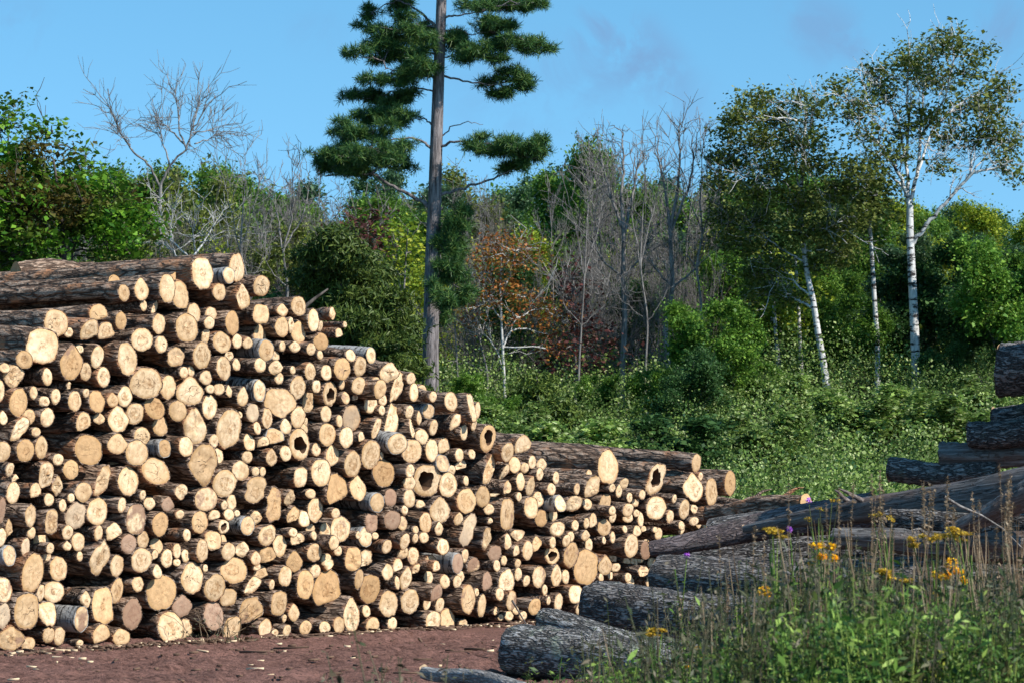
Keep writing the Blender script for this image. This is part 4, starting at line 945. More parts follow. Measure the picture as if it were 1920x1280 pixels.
hero('dead_tree', 'big leafless dead tree with a forked crown against the sky', 74, [(300, 560), (302, 470), (300, 400), (301, 345)], 9, 6, T_GRY, None, [], 0, .1, 116,
     limbs=[[(300, 350), (280, 310), (250, 285), (225, 250), (213, 215), (200, 195), 5], [(301, 350), (318, 310), (350, 280), (362, 240), (385, 205), (405, 180), 5.5], [(350, 280), (335, 245), (335, 205), (325, 170), 4], [(362, 245), (370, 205), (375, 175), 3.5], [(318, 310), (305, 270), (300, 240), 4], [(250, 285), (235, 262), (205, 240), 3], [(362, 250), (395, 245), (415, 235), 3], [(345, 270), (320, 245), (290, 218), 4], [(365, 270), (390, 262), (410, 250), 3]], twig=13, depth=1.2)
hero('dead_tree', 'low dead tree with bleached white branches above the pile top', 66, [(350, 620), (355, 540), (360, 485)], 8, 6, T_WHT, None, [], 0, .1, 117,
     limbs=[[(360, 485), (375, 465), (390, 440), (410, 415), 5], [(365, 470), (362, 440), (368, 415), 4], [(352, 480), (325, 455), (305, 430), (290, 395), 4], [(325, 455), (320, 420), (325, 390), 3], [(375, 455), (400, 450), (430, 440), 3], [(340, 500), (325, 470), (310, 460), 3]], twig=7, depth=1.0)
for i, (px, top, Y, key, lab) in enumerate([(1340, 570, 62, 'bush0', 'tall green bush left of the birches'), (1290, 640, 60, 'bush2', 'dark green bush at the foot of the bare trees'), (1600, 560, 67, 'bush0', 'bright green thicket between the birch trunks'), (1665, 620, 69, 'bush0', 'green thicket beside the tall aspen trunk'), (1780, 440, 69, 'bush2', 'tall blue green thicket right of the aspen trunk'), (1850, 520, 66, 'bush2', 'dark thicket before the right edge'),
                                           (1905, 450, 64, 'bush0', 'green bush at the right edge'), (1765, 640, 64.5, 'bush2', 'low dark bush at the foot of the aspen'), (1120, 700, 63, 'bush0', 'low green bush below the crimson tree'), (1220, 690, 62, 'bush0', 'green bush between two grey trunks'), (870, 700, 62, 'bush0', 'green bush just right of the pine foot'), (930, 740, 58, 'bush0', 'green bush above the pile shoulder'), (1430, 680, 63, 'bush0', 'green bush left of the leaning birch foot'),
                                           (760, 660, 62, 'bush1', 'yellow green bush left of the pine foot'), (60, 470, 55, 'bush0', 'green bush under the left maple'), (200, 500, 60, 'bush2', 'dark bush behind the long top log'), (460, 520, 62, 'bush2', 'dark bush behind the last top log'), (560, 560, 62, 'bush2', 'dark bush behind the broken branch')]):
    place(key, 'bush', px, top, Y, lab, 'bush', 'bushes along the wood edge', .85)

for i, (px, top, Y, key) in enumerate([(1000, 800, 52, 'bush0'), (1090, 790, 50, 'bush0'), (1270, 770, 53, 'bush2'), (1440, 770, 54, 'bush0'), (1610, 740, 57, 'bush0'), (1690, 725, 58, 'bush0'), (1780, 740, 55, 'bush0'), (1860, 700, 60, 'bush0'), (1320, 700, 62, 'bush0'), (1500, 720, 62, 'bush0'), (960, 770, 57, 'bush0'),]):
    place(key.replace('bush', 'shrub'), 'low_shrub', px, top, Y, {'bush0': 'low green shrub rising from the undergrowth on the bank', 'bush1': 'low yellow green shrub rising from the undergrowth on the bank', 'bush2': 'low dark green shrub rising from the undergrowth on the bank'}[key], 'shrub', 'low shrubs on the bank', 1.5)

# grey trunks one can tell apart among the bare trees
for i, (pts, w, lab) in enumerate([([(1168, 760), (1166, 690), (1172, 600), (1168, 520), (1170, 440), (1165, 370)], 16, 'thick grey trunk with peeling bark right of the crimson tree'), ([(1256, 775), (1254, 700), (1246, 620), (1262, 540), (1256, 440), (1270, 360)], 15, 'stout grey forked trunk left of the green bush'), ([(1318, 640), (1314, 560), (1305, 500), (1318, 440), (1312, 380)], 7, 'slim grey stem just left of the birch crown'),
                                   ([(912, 755), (915, 700), (900, 640), (893, 590)], 6, 'pale crooked stem left of the orange maple'), ([(860, 740), (856, 660), (850, 560), (846, 480)], 5, 'thin straight stem right behind the pine trunk'), ([(1210, 700), (1215, 600), (1200, 500), (1205, 400)], 6, 'thin grey stem between the two thick grey trunks'), ([(1085, 700), (1090, 610), (1096, 520), (1100, 430)], 6, 'pale stem rising behind the crimson tree'), ([(535, 600), (540, 540), (530, 470), (545, 420)], 8, 'grey stem with upswept limbs behind the pile top'), ([(470, 600), (466, 530), (450, 470), (455, 400)], 6, 'grey stem left of the upswept one behind the pile top')]):
    bx, by = pts[-1]
    hero('bare_tree', lab, 68 - .4 * i, pts, w * .85, max(2, w * .4), T_GRY, None, [], 0, .1, 130 + i, limbs=[[pts[-2], (bx - 25, by - 20), (bx - 40, by - 80), w * .45], [pts[-2], (bx + 22, by - 10), (bx + 34, by - 70), w * .45], [pts[-1], (bx + 5, by - 60), (bx + 2, by - 120), w * .4], [pts[-3], (bx + 40, pts[-3][1] - 40), (bx + 55, pts[-3][1] - 90), w * .3], [pts[-3], (bx - 40, pts[-3][1] - 35), (bx - 60, pts[-3][1] - 80), w * .3]], twig=8, depth=.9)

# undergrowth on the bank: leaf carpet nobody could count
def undergrowth():
    r = np.random.default_rng(77)
    n = 440000
    Y = r.uniform(37, 78, n) ; X = r.uniform(-.25, .21, n) * Y
    keep = r.uniform(0, 1, n) < np.where(X < -.05 * Y, .12, 1.0); X = X[keep]; Y = Y[keep]; n = len(X)
    hgt = .70 + 1.1 * nz(X, Y, 1.1, 21) + 1.0 * nz(X, Y, 4.0, 22) + .6 * sm(58, 68, Y); hgt = np.clip(hgt, .10, 2.3)
    Z = ground(X, Y) + hgt * r.uniform(0, 1, n) ** .6 + .03 + (r.uniform(0, 1, n) < .02) * r.uniform(0, .4, n)
    V, Q = leaves(np.stack([X, Y, Z], 1), .050, r, aspect=.78, up=.05, jit=.33)
    o = obj('undergrowth', mesh('undergrowth', V, [Q], G_UND)); tag(o, 'thick waist high green undergrowth covering the bank behind the log pile', 'undergrowth', None, 'stuff')
undergrowth()

# ---------------------------------------------------------------- old grey logs on the right
M_POLE = mat_bark('silvery_pole', (.10, .095, .09), (.28, .27, .26), (.55, .53, .51), scale=1.0, ridge=.3, lichen=.1, aniso=.15)
M_PURP = mat_bark('peeled_purplish_bark', (.05, .036, .036), (.16, .115, .115), (.34, .27, .27), scale=1.0, ridge=.5, lichen=.1, aniso=.3)
def old(p0, Y0_, h0, p1, Y1_, h1, mat, label, seed, lump=.06, look='g', bend=0.0, stub=0):
    A = at(p0[0], p0[1], Y0_); B = at(p1[0], p1[1], Y1_)
    return side_log('weathered_log', A, B, h0 / 2 / F * Y0_, h1 / 2 / F * Y1_, mat, label, 'log', 'old weathered logs stacked on the right', look, lump, seed=seed, nx=44, seg=28, bend=bend, stub=stub)
old((958, 1217), 23.2, 92, (1560, 1300), 21.5, 100, M_LICHEN, 'thick grey barked log lying on the dirt, frontmost of the weathered logs', 201)
old((1018, 1166), 24.0, 52, (1330, 1240), 23.0, 56, M_LICHEN, 'thinner lichen spotted log resting on the frontmost grey log', 202, .05)
old((1112, 1140), 25.0, 102, (1660, 1190), 23.2, 110, M_OLD, 'massive dark furrowed log whose blunt end touches the fresh pile', 203, .07)
old((1236, 1086), 25.6, 90, (2000, 1110), 23.5, 110, M_OLD, 'dark furrowed log behind the weeds, on top of the massive one', 204, .06)
old((1218, 1026), 26.2, 30, (1640, 955), 25.9, 76, M_PURP, 'purplish peeled log tapering to a thin tip over the weathered stack', 205, .05, 't')
old((1512, 944), 27.5, 40, (1330, 962), 28.4, 36, M_BARK, 'reddish brown log with a pale sawn end behind the purplish peeled log', 206, .05, 't', stub=2)
old((1395, 990), 25.3, 16, (2020, 903), 23.6, 108, M_SMOOTH, 'long smooth bluish grey barkless log crossing the top of the stack', 207, .07, stub=2)
old((1560, 1012), 24.0, 34, (2020, 1030), 23.2, 62, M_SMOOTH, 'lower smooth grey split log under the long bluish one', 208, .12, stub=2)
old((1668, 882), 25.6, 48, (1870, 888), 25.2, 44, M_OLD, 'short dark bark log wedged above the long smooth log', 209, .07)
old((1762, 852), 25.4, 44, (2050, 848), 25.0, 48, M_SMOOTH, 'brownish barkless log below the stepped dark logs', 210, .10, 't', stub=1)
old((1816, 812), 25.2, 50, (2060, 810), 24.8, 54, M_OLD, 'dark bark log stepping back above the brownish one', 211, .07)
old((1862, 782), 25.6, 44, (2060, 778), 25.2, 54, M_OLD, 'uppermost of the two stepped dark bark logs', 212, .06)
old((1872, 690), 25.2, 100, (2080, 704), 24.9, 104, M_OLD, 'huge dark log end sticking in from the right edge at the top of the stack', 213, .07)
old((1640, 1080), 24.4, 60, (2060, 1085), 23.8, 70, M_OLD, 'dark log low in the stack under the smooth split log', 214, .06)
old((1770, 1010), 23.4, 22, (1990, 905), 23.0, 76, M_SMOOTH, 'twisted fibrous grey root log leaning up at the right edge', 215, .12, 'g', .05)
old((1262, 1052), 27.2, 70, (1960, 1010), 26.3, 130, M_OLD, 'shadowed dark log filling the middle of the weathered stack', 219, .07)
old((1330, 1000), 27.6, 60, (1960, 960), 26.8, 110, M_OLD, 'dark brown log seen only between the two smooth logs', 220, .07)
old((1660, 975), 24.2, 36, (2040, 985), 23.5, 60, M_OLD, 'rough brown log wedged between the two smooth grey logs', 221, .09, stub=2)
# logs outside the frame: lower ones carry the stack, upper ones added to shade it
old((1945, 745), 25.3, 60, (2120, 745), 25.0, 60, M_OLD, 'dark log outside the frame under the huge one', 216, .06)
old((1940, 950), 25.6, 130, (2120, 950), 25.2, 130, M_OLD, 'dark log at the right edge behind the twisted root', 217, .06)
for q, (px_, py_, Y_) in enumerate([(1985, 625, 24.6), (2000, 555, 24.5), (1990, 490, 24.4), (2010, 690, 24.2)]):
    old((px_, py_), Y_, 92, (px_ + 500, py_), Y_ - .4, 96, M_OLD, ['weathered log outside the frame, lowest of the hidden upper rows', 'weathered log outside the frame, second of the hidden upper rows', 'weathered log outside the frame, topmost of the hidden upper rows', 'weathered log outside the frame, front of the hidden upper rows'][q], 230 + q, .07)
side_log('weathered_log', at(795, 1256, 21.6), at(1015, 1296, 20.6), .05, .065, M_POLE, 'thin silvery pole lying on the dirt at the bottom edge', 'log', None, 'g', .04, seed=218)
def stick(pts, w, Y, label, mat=None):
    tb = Tubes(); P = np.array([at(x, y, Y + .1 * i) for i, (x, y) in enumerate(pts)]); c = P[0].copy()
    tb.add(P - c, np.linspace(w, w * .4, len(P)) / 2 / F * Y, 6)
    o = obj('dead_branch', tb.mesh('dead_branch', mat or T_GRY), None, c); tag(o, label, 'branch')
stick([(1770, 930), (1800, 948), (1840, 965), (1880, 990), (1920, 1030)], 6, 22.5, 'pale dead branch slanting across the grey logs at the right edge')
stick([(1750, 1095), (1800, 1115), (1850, 1130), (1895, 1142)], 5, 21.5, 'pale stick poking out of the weeds below the twisted root')
stick([(560, 585), (590, 560), (615, 542)], 9, 31.0, 'broken brown branch poking up behind the right of the pile top', T_BRN)
stick([(960, 1125), (975, 1150), (990, 1175)], 4, 30.5, 'thin pale splinter leaning on the pile above the lichen log')

# ---------------------------------------------------------------- litter on the dirt
def litter():
    r = np.random.default_rng(31); V = []; Q = []; V2 = []; Q2 = []; n = 0; n2 = 0
    for i in range(1300):
        near = r.uniform() < .72
        if near:
            u = r.uniform(-.5, 12); out = abs(r.normal()) * .28 + .02; p = P0 + UAX * u + NRM * out
        else: p = np.array([r.uniform(-5, 1.5), r.uniform(20, 29), 0])
        if (p - P0) @ NRM < 0: continue
        L = r.uniform(.02, .10) if r.uniform() < .9 else r.uniform(.12, .35); w = r.uniform(.006, .035); h = r.uniform(.003, .012); a = r.uniform(0, 6.28)
        d = np.array([math.cos(a), math.sin(a), r.uniform(-.1, .1)]); s = np.array([-math.sin(a), math.cos(a), 0]); z = np.array([0, 0, 1.])
        c = p + z * (.01 + h)
        v = np.array([c - d * L / 2 - s * w / 2, c - d * L / 2 * .8 + s * w / 2, c + d * L / 2 + s * w / 3, c + d * L / 2 * .9 - s * w / 2])
        v = np.concatenate([v - z * h, v + z * h])
        q = np.array([[0, 3, 2, 1], [4, 5, 6, 7], [0, 1, 5, 4], [1, 2, 6, 5], [2, 3, 7, 6], [3, 0, 4, 7]])
        if r.uniform() < .13: V.append(v); Q.append(q + n); n += 8
        else: V2.append(v); Q2.append(q + n2); n2 += 8
    o = obj('wood_chips', mesh('wood_chips', np.concatenate(V), [np.concatenate(Q)], M_CHIP)); tag(o, 'pale wood chips and splinters scattered along the foot of the pile', 'wood chips', None, 'stuff')
    o = obj('bark_litter', mesh('bark_litter', np.concatenate(V2), [np.concatenate(Q2)], M_STRIP)); tag(o, 'dark bark scraps and twigs strewn over the red dirt', 'bark scraps', None, 'stuff')
litter()

# ---------------------------------------------------------------- weeds in front
W_GRN = mat_leaf('weed_green', [(.016, .042, .012), (.045, .105, .020), (.11, .20, .032), (.24, .31, .07)], trans=.25, hue_patch=(.075, .06, .032), pscale=2.6)
W_GRY = mat_leaf('weed_grey_green', [(.025, .030, .016), (.055, .062, .032), (.10, .09, .055), (.15, .12, .08)], trans=.2, hue_patch=(.05, .085, .025), pscale=2.2)
W_DRY = mat_leaf('dry_grass', [(.07, .045, .025), (.15, .10, .058), (.22, .16, .10), (.28, .22, .15)], trans=.3)
W_YEL = mat_leaf('yellow_petals', [(.55, .30, .01), (.75, .45, .01), (.80, .55, .02), (.70, .35, .01)], trans=.2)
W_GLD = mat_leaf('goldenrod_bloom', [(.28, .18, .02), (.42, .28, .03), (.5, .33, .03), (.30, .24, .05)], trans=.2)
W_PUR = mat_leaf('thistle_bloom', [(.30, .08, .42), (.42, .12, .55), (.5, .2, .6), (.35, .1, .5)], trans=.2)
W_BIG = mat_leaf('broad_leaf_yellow', [(.22, .30, .04), (.30, .36, .05), (.36, .38, .07), (.28, .33, .05)], trans=.45)

def stems_and_leaves(C, H, r, nl, leaf, spread):
    """weed stems at C (n,3) heights H: returns stem ribbons, leaves"""
    tb = Tubes(); L = []
    for c, h in zip(C, H):
        lean = r.normal(size=2) * .12 * h
        tip = c + np.array([lean[0], lean[1], h]); p = bez(c, tip, (r.normal() * .03, r.normal() * .03, 0), 5)
        tb.add(p, [.005, .0045, .004, .003, .002], 3)
        k = max(4, int(nl * h)); t = r.uniform(.15, 1.0, k)
        q = np.stack([np.interp(t, np.linspace(0, 1, 5), p[:, j]) for j in range(3)], 1)
        L.append(q + r.normal(size=(k, 3)) * np.array([spread, spread, spread * .6]) * (1.15 - t[:, None] * .7))
    return tb, np.concatenate(L)

def top_px(px, kind):
    xs = [600, 780, 900, 960, 1060, 1200, 1330, 1440, 1540, 1650, 1800, 1960]
    g = [1330, 1330, 1330, 1275, 1268, 1258, 1228, 1170, 1110, 1125, 1150, 1160]
    m = [1290, 1230, 1290, 1240, 1215, 1145, 1090, 1050, 1015, 1055, 1075, 1045]
    return np.interp(px, xs, g if kind == 'g' else m)
def weeds(name, kind, n, mat, label, nl, size, seed, xr, dist, jit):
    r = np.random.default_rng(seed); C = []; H = []
    for i in range(n):
        px = xr[0] + (xr[1] - xr[0]) * r.uniform() ** dist; Y = r.uniform(11.5, 19.5)
        x = (px - 960) / F * Y; t = top_px(px, kind) + abs(r.normal()) * jit + 52 * math.sin(px / 23.0 + seed) * math.sin(px / 61.0 + Y * 1.7) + 20 * math.sin(px / 9.0 + 2 * Y)
        h = CAM_H + (930 - t) / F * Y
        if h < .15: continue
        C.append((x, Y, 0)); H.append(h)
    tb, L = stems_and_leaves(np.array(C), H, r, nl, None, .05)
    root = empty(name, (0, 0, 0)); tag(root, label, 'weeds', None, 'stuff')
    V, Q = leaves(L, size, r, aspect=.30, up=.1, fold=.1, jit=.5)
    a = obj('stems', tb.mesh('stems', mat), root); a['kind'] = 'stuff'
    b = obj('leaves', mesh('leaves', V, [Q], mat), root); b['kind'] = 'stuff'
weeds('green_weeds', 'g', 2600, W_GRN, 'dense green feathery weeds filling the lower right foreground', 95, .031, 41, (960, 1990), .62, 55)
weeds('grey_weeds', 'm', 900, W_GRY, 'sparse grey green seedy weeds in front of the old logs', 56, .026, 42, (1040, 1990), .7, 90)
def bottom_weeds():
    for i, (px, top, Y) in enumerate([(745, 1150, 11.0), (690, 1215, 11.5), (790, 1215, 11.8), (620, 1225, 11.0), (870, 1235, 12.0)]):
        r = np.random.default_rng(50 + i); x = (px - 960) / F * Y; h = CAM_H + (930 - top) / F * Y
        C = np.array([(x + r.normal() * .03, Y + r.normal() * .05, 0) for _ in range(5)]); H = [h * r.uniform(.75, 1.0) for _ in range(5)]
        tb, L = stems_and_leaves(C - np.array([x, Y, 0]), H, r, 60, None, .035)
        root = empty('grey_weed', (x, Y, 0)); tag(root, ['tallest blurred grey weed before the white pile end', 'blurred weed left of the tallest grey one', 'blurred weed right of the tallest grey one', 'faint weed over the dirt, farthest left', 'faint weed at the bottom, nearest the lichen log'][i], 'weed', 'blurred weeds at the bottom edge')
        V, Q = leaves(L, .03, r, aspect=.35); obj('stem', tb.mesh('stem', W_GRY), root); obj('leaves', mesh('leaves', V, [Q], W_GRY), root)
bottom_weeds()
def fine_stalks():
    r = np.random.default_rng(45); tb = Tubes()
    for i in range(190):
        px = 1290 + 700 * r.uniform() ** .7; Y = r.uniform(12.5, 19.5); x = (px - 960) / F * Y
        t = np.interp(px, [1290, 1450, 1560, 1700, 1850, 1960], [1120, 1030, 960, 985, 960, 940]) + abs(r.normal()) * 70
        h = CAM_H + (930 - t) / F * Y; l = r.normal() * .17
        p = bez((x, Y, 0), (x + l * h, Y + r.normal() * .05, h), (l * .15, 0, 0), 7)
        tb.add(p, [.002, .0018, .0016, .0014, .0014, .0034, .001], 3)
    o = obj('fine_dry_stalks', tb.mesh('fine_dry_stalks', W_DRY)); tag(o, 'thin dry tan stalks standing among the foreground weeds', 'dry stalks', None, 'stuff')
fine_stalks()

def grass_stalk(i, px, top, Y, lean):
    r = np.random.default_rng(300 + i); x = (px - 960) / F * Y; h = CAM_H + (930 - top) / F * Y
    root = empty('dry_grass_stalk', (x, Y, 0)); tb = Tubes()
    tip = np.array([lean * h, r.normal() * .03, h]); p = bez((0, 0, 0), tip, (lean * .1, 0, 0), 9)
    tb.add(p, np.linspace(.0024, .0012, 9), 4); obj('stem', tb.mesh('stem', W_DRY), root)
    n = 70; t = r.uniform(.80, 1.0, n); q = np.stack([np.interp(t, np.linspace(0, 1, 9), p[:, j]) for j in range(3)], 1); q += r.normal(size=(n, 3)) * np.array([.006, .006, .004])
    V, Q = leaves(q, .018, r, aspect=.4); obj('seed_head', mesh('seed_head', V, [Q], W_DRY), root)
    bl = np.concatenate([np.array([0, 0, .1 + .12 * k])[None, :] for k in range(3)]); tb2 = Tubes()
    for b in bl:
        a = r.uniform(0, 6.28); tb2.add(bez(b, b + np.array([math.cos(a) * .18, math.sin(a) * .18, .22]), (0, 0, .08), 6), np.linspace(.005, .001, 6), 3)
    obj('blade', tb2.mesh('blade', W_DRY), root)
    return root
gl = random.Random(9)
ST = [(1478, 905), (1555, 900), (1560, 915), (1590, 930), (1620, 925), (1636, 888), (1642, 880), (1665, 905), (1678, 912), (1700, 925), (1712, 905), (1720, 915), (1740, 900), (1748, 890), (1752, 905), (1790, 903), (1795, 935), (1842, 905), (1845, 920), (1885, 885), (1888, 900), (1893, 870), (1905, 930), (1860, 940), (1815, 950), (1770, 945), (1575, 945), (1608, 950), (1650, 960), (1690, 950), (1725, 955), (1830, 985), (1870, 990), (1900, 1000), (1915, 960), (1880, 1040), (1850, 1060), (1895, 1080), (1910, 1050), (1835, 1100), (1365, 1000), (1380, 985), (1427, 1000), (1330, 1080), (1290, 1120)]
for i, (px, top) in enumerate(ST):
    o = grass_stalk(i, px, top, gl.uniform(13.5, 18.5), gl.uniform(-.06, .10))
    tag(o, f"dry tan grass stalk rising in front of the {'long smooth bluish log' if 1540 < px < 1760 and top < 960 else 'twisted root log' if px >= 1760 and top < 1000 else 'reddish brown and purplish logs' if px < 1540 and top < 1010 else 'dark furrowed logs behind the weeds' if px < 1540 else 'dark low logs at the right edge'}", 'dry grass', 'dry grass stalks before the old logs')

def flower_plant(name, px, top, Y, label, cat, bloom, mat, nb, br, seed, green=W_GRN, group=None):
    r = np.random.default_rng(seed); x = (px - 960) / F * Y; h = CAM_H + (930 - top) / F * Y; s = F / Y
    root = empty(name, (x, Y, 0)); tag(root, label, cat, group)
    tb = Tubes(); p = bez((0, 0, 0), (r.normal() * .03, 0, h * .93), (.02, 0, 0), 8); tb.add(p, np.linspace(.007, .004, 8), 5)
    heads = []
    for (bx, by, rx, ry) in bloom:
        q = at(bx, by, Y + r.uniform(-.06, .06)) - np.array([x, Y, 0]); st = p[5] if q[2] > p[5][2] else p[4]
        tb.add(bez(st, q, (0, 0, .01), 5), [.004, .0035, .003, .0025, .002], 4); heads.append((q, rx / s * 1.15, ry / s * 1.25))
    obj('stem', tb.mesh('stem', green), root)
    n = int(70 * h); t = r.uniform(.1, .88, n); q = np.stack([np.interp(t, np.linspace(0, 1, 8), p[:, j]) for j in range(3)], 1) + r.normal(size=(n, 3)) * np.array([.045, .045, .03])
    V, Q = leaves(q, .06, r, aspect=.26, up=.2); obj('leaves', mesh('leaves', V, [Q], green), root)
    for q, rx, ry in heads:
        C = r.normal(size=(nb, 3)); C /= np.linalg.norm(C, axis=1)[:, None]; C *= (r.uniform(0, 1, nb) ** .5)[:, None]; C = C * np.array([rx, rx, ry]); 
        V, Q = leaves(C, br, r, aspect=.8, up=.8); obj('flower_head', mesh('flower_head', V, [Q], mat), root, q)
    return root
flower_plant('yellow_flower_plant', 1540, 1030, 14.0, 'weed with orange yellow flower clusters right of the purplish log', 'flower', [(1533, 1022, 14, 6), (1558, 1024, 9, 6), (1540, 1042, 10, 6), (1521, 1053, 7, 6), (1565, 1046, 6, 6)], W_YEL, 110, .015, 61)
flower_plant('yellow_flower_plant', 1780, 1055, 14.0, 'weed with bright yellow clusters in front of the low smooth log', 'flower', [(1784, 1056, 12, 10), (1795, 1071, 11, 6), (1757, 1078, 11, 8), (1775, 1078, 8, 7), (1807, 1088, 6, 8), (1755, 1112, 6, 4)], W_YEL, 110, .015, 62)
flower_plant('yellow_flower_plant', 1436, 1105, 14.0, 'small yellow flowered weed left of the green weeds', 'flower', [(1434, 1104, 9, 7), (1441, 1112, 7, 5), (1448, 1136, 5, 5), (1425, 1110, 5, 4)], W_YEL, 90, .014, 63)
flower_plant('yellow_flower_plant', 1318, 1225, 14.0, 'tiny yellow blooms near the bottom edge, nearest the frontmost grey log', 'flower', [(1316, 1222, 5, 4), (1318, 1236, 5, 4), (1305, 1245, 4, 3), (1346, 1262, 4, 3), (1308, 1214, 3, 3), (1288, 1250, 4, 3)], W_YEL, 60, .013, 64)
flower_plant('yellow_flower_plant', 1670, 965, 15.5, 'orange brown flower tufts before the long smooth log', 'flower', [(1636, 965, 9, 4), (1650, 962, 6, 4), (1670, 970, 9, 4), (1675, 975, 5, 3)], W_GLD, 40, .010, 65)
flower_plant('yellow_flower_plant', 1535, 950, 16.0, 'orange brown flower tufts beside the purple thistle', 'flower', [(1537, 953, 9, 4), (1560, 938, 5, 3), (1572, 938, 5, 3), (1515, 972, 6, 4)], W_GLD, 40, .010, 66)
for i, (px, py, lab) in enumerate([(1733, 1012, 'tallest goldenrod plume, above the yellow clusters'), (1676, 1076, 'dull golden goldenrod plume left of the yellow clusters'), (1795, 1000, 'loose olive goldenrod plume under the root log'), (1455, 995, 'thin brownish goldenrod under the purplish log'), (1230, 1180, 'pale goldenrod before the massive furrowed log')]):
    R9 = random.Random(70 + i); w = 28 if i < 3 else 16
    bl = [(px + R9.uniform(-w, w), py + R9.uniform(-10, 12) + abs(0), R9.uniform(7, 14), R9.uniform(3, 5)) for _ in range(8 if i < 3 else 5)]
    flower_plant('goldenrod_plant', px + 4, py + 6, 14.5 - .3 * i, lab, 'flower', bl, W_GLD, 110, .011, 80 + i)
for i, (px, py, lab) in enumerate([(1516, 938, 'tall green thistle with a purple bloom by the pale sawn log end'), (1481, 992, 'small thistle with a faint purple bloom'), (1288, 1040, 'thistle bloom glowing magenta before the dark furrowed log')]):
    flower_plant('thistle_plant', px, py, 16.5, lab, 'flower', [(px, py, 5, 5)], W_PUR, 90, .010, 90 + i)
def broad_leaf():
    Y = 12.0; px = 1735; x = (px - 960) / F * Y; root = empty('broad_leaved_weed', (x, Y, 0)); tag(root, 'weed with long drooping yellow green leaves at the bottom right', 'weed')
    h = CAM_H + (930 - 1205) / F * Y; tb = Tubes(); tb.add(bez((0, 0, 0), (0, 0, h), (.01, 0, 0), 6), np.linspace(.008, .004, 6), 5); obj('stem', tb.mesh('stem', W_GRN), root)
    for k, (dx, dz, ln) in enumerate([(-.07, -.05, .12), (.05, -.08, .13), (.07, -.03, .14), (-.06, -.16, .14), (.05, -.2, .13), (.01, -.12, .13), (-.02, -.26, .12), (.08, -.28, .12)]):
        b = np.array([0, 0, h + dz * .6]); e = b + np.array([dx, (-1) ** k * .03, -ln * .8]); s = np.array([.0, 1, .0]) if k % 2 else np.array([.7, .7, 0]); pts = bez(b, e, (dx * .4, 0, .04), 7); w = np.sin(np.linspace(.15, pi - .02, 7)) * .016
        V = np.concatenate([pts - np.outer(w, s) - [0, 0, 0], pts + [0, 0, .004], pts + np.outer(w, s)]); i = np.arange(6)
        Q = np.concatenate([np.stack([i, i + 1, i + 8, i + 7], 1), np.stack([i + 7, i + 8, i + 15, i + 14], 1)]); obj('leaf', mesh('leaf', V, [Q], W_BIG, smooth=True), root)
broad_leaf()
def dry_weed():
    r = np.random.default_rng(99); p, t = on_face(385, 1195, .3); p[2] = 0; root = empty('dry_weed', p); tag(root, 'wiry dry weed growing at the foot of the pile by the pinkish end', 'weed')
    tb = Tubes()
    for k in range(16):
        d = np.array([r.normal() * .22, r.normal() * .1, r.uniform(.12, .42)]); b = np.array([r.uniform(-.25, .35), r.uniform(-.1, .1), 0]); q = bez(b, b + d, (0, 0, .05), 6, r, .012); tb.add(q, np.linspace(.004, .002, 6), 4)
    obj('stem', tb.mesh('stem', W_DRY), root)
    C = np.array([r.uniform(-.3, .5, 150), r.normal(size=150) * .08, abs(r.normal(size=150)) * .1 + .02]).T
    V, Q = leaves(C, .03, r, aspect=.4); obj('leaves', mesh('leaves', V, [Q], W_GRY), root)
dry_weed()

# ---------------------------------------------------------------- light, sky, camera
AZ = math.radians(57); EL = math.radians(39)
sd = Vector((math.sin(AZ) * math.cos(EL), -math.cos(AZ) * math.cos(EL), math.sin(EL)))
sun = bpy.data.lights.new('sun', 'SUN'); sun.energy = 4.4; sun.angle = math.radians(.53); sun.color = (1.0, .95, .87)
so_ = bpy.data.objects.new('sun', sun); link(so_); so_.rotation_euler = sd.to_track_quat('Z', 'Y').to_euler()

w = bpy.data.worlds.new('World'); scene.world = w; w.use_nodes = True
nt = w.node_tree; nt.nodes.clear()
def N(t, **k):
    n = nt.nodes.new('ShaderNode' + t)
    for a, b in k.items(): setattr(n, a, b)
    return n
sky = N('TexSky'); sky.sky_type = 'NISHITA'; sky.sun_disc = False; sky.sun_elevation = EL; sky.sun_rotation = math.atan2(sd.x, sd.y)
sky.altitude = 200; sky.air_density = 1.0; sky.dust_density = .1; sky.ozone_density = 1.6
bg = N('Background'); bg.inputs[1].default_value = .135; out = N('OutputWorld')
tc = N('TexCoord'); up_ = N('VectorMath', operation='ADD'); nt.links.new(tc.outputs['Generated'], up_.inputs[0]); up_.inputs[1].default_value = (0, 0, .16); nm_ = N('VectorMath', operation='NORMALIZE'); nt.links.new(up_.outputs[0], nm_.inputs[0]); nt.links.new(nm_.outputs[0], sky.inputs['Vector'])
hs = N('HueSaturation'); hs.inputs['Saturation'].default_value = 1.25; hs.inputs['Hue'].default_value = .483; nt.links.new(sky.outputs[0], hs.inputs['Color'])
last = hs.outputs[0]
nse = N('TexNoise'); nt.links.new(tc.outputs['Generated'], nse.inputs['Vector']); nse.inputs['Scale'].default_value = 42; nse.inputs['Detail'].default_value = 8; nse.inputs['Roughness'].default_value = .6; nse.inputs['Distortion'].default_value = .5
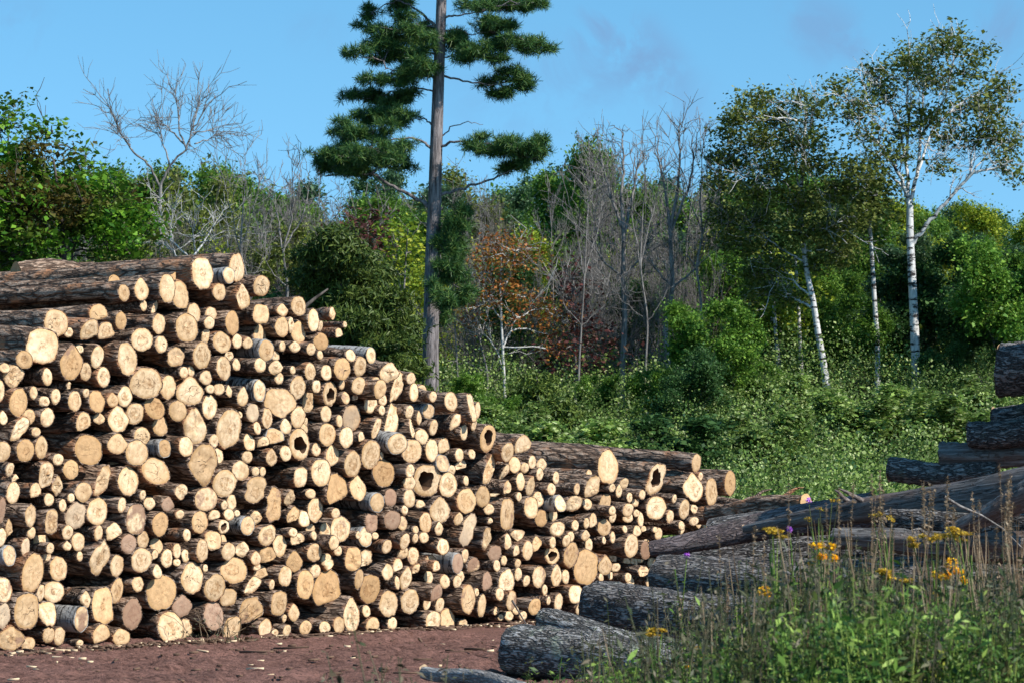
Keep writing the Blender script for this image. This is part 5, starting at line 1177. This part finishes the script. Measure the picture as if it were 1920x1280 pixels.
rp = N('ValToRGB'); nt.links.new(nse.outputs[0], rp.inputs[0]); rp.color_ramp.elements[0].position = .42; rp.color_ramp.elements[1].position = .60
for (px, py, rad, st) in [(1115, 55, .016, .9), (1150, 78, .020, 1.0), (1190, 105, .020, 1.0), (1235, 135, .016, .9), (1510, 40, .016, .7), (1560, 65, .018, .8), (1600, 90, .010, .6), (1880, 55, .020, .8), (960, 170, .035, .45), (1080, 160, .025, .45), (1270, 200, .022, .5), (40, 50, .02, .4), (590, 60, .014, .4)]:
    d = ray(px, py); d /= np.linalg.norm(d)
    sb = N('VectorMath', operation='DISTANCE'); nt.links.new(tc.outputs['Generated'], sb.inputs[0]); sb.inputs[1].default_value = tuple(d)
    mr = N('MapRange', interpolation_type='SMOOTHSTEP'); nt.links.new(sb.outputs['Value'], mr.inputs['Value']); mr.inputs['From Min'].default_value = rad; mr.inputs['From Max'].default_value = 0.0; mr.inputs['To Min'].default_value = 0; mr.inputs['To Max'].default_value = st
    mu = N('Math', operation='MULTIPLY'); nt.links.new(mr.outputs[0], mu.inputs[0]); nt.links.new(rp.outputs[0], mu.inputs[1])
    mx = N('Mix', data_type='RGBA'); nt.links.new(mu.outputs[0], mx.inputs[0]); nt.links.new(last, mx.inputs[6]); mx.inputs[7].default_value = (1.0, 2.05, 3.5, 1)
    last = mx.outputs[2]
nt.links.new(last, bg.inputs[0]); nt.links.new(bg.outputs[0], out.inputs[0])

cam = bpy.data.cameras.new('camera'); cam.sensor_width = 36; cam.lens = F / 1920 * 36; cam.clip_end = 4000; cam.clip_start = .1
co = bpy.data.objects.new('camera', cam); link(co); co.location = (0, 0, CAM_H); co.rotation_euler = (pi / 2 + PITCH, 0, 0)
cam.dof.use_dof = True; cam.dof.focus_distance = 32; cam.dof.aperture_fstop = 8.0
scene.camera = co
vs = scene.view_settings; vs.view_transform = 'Standard'; vs.look = 'None'; vs.exposure = 0.62; vs.gamma = 1
scene.cycles.max_bounces = 6; scene.cycles.transparent_max_bounces = 4; scene.cycles.diffuse_bounces = 3
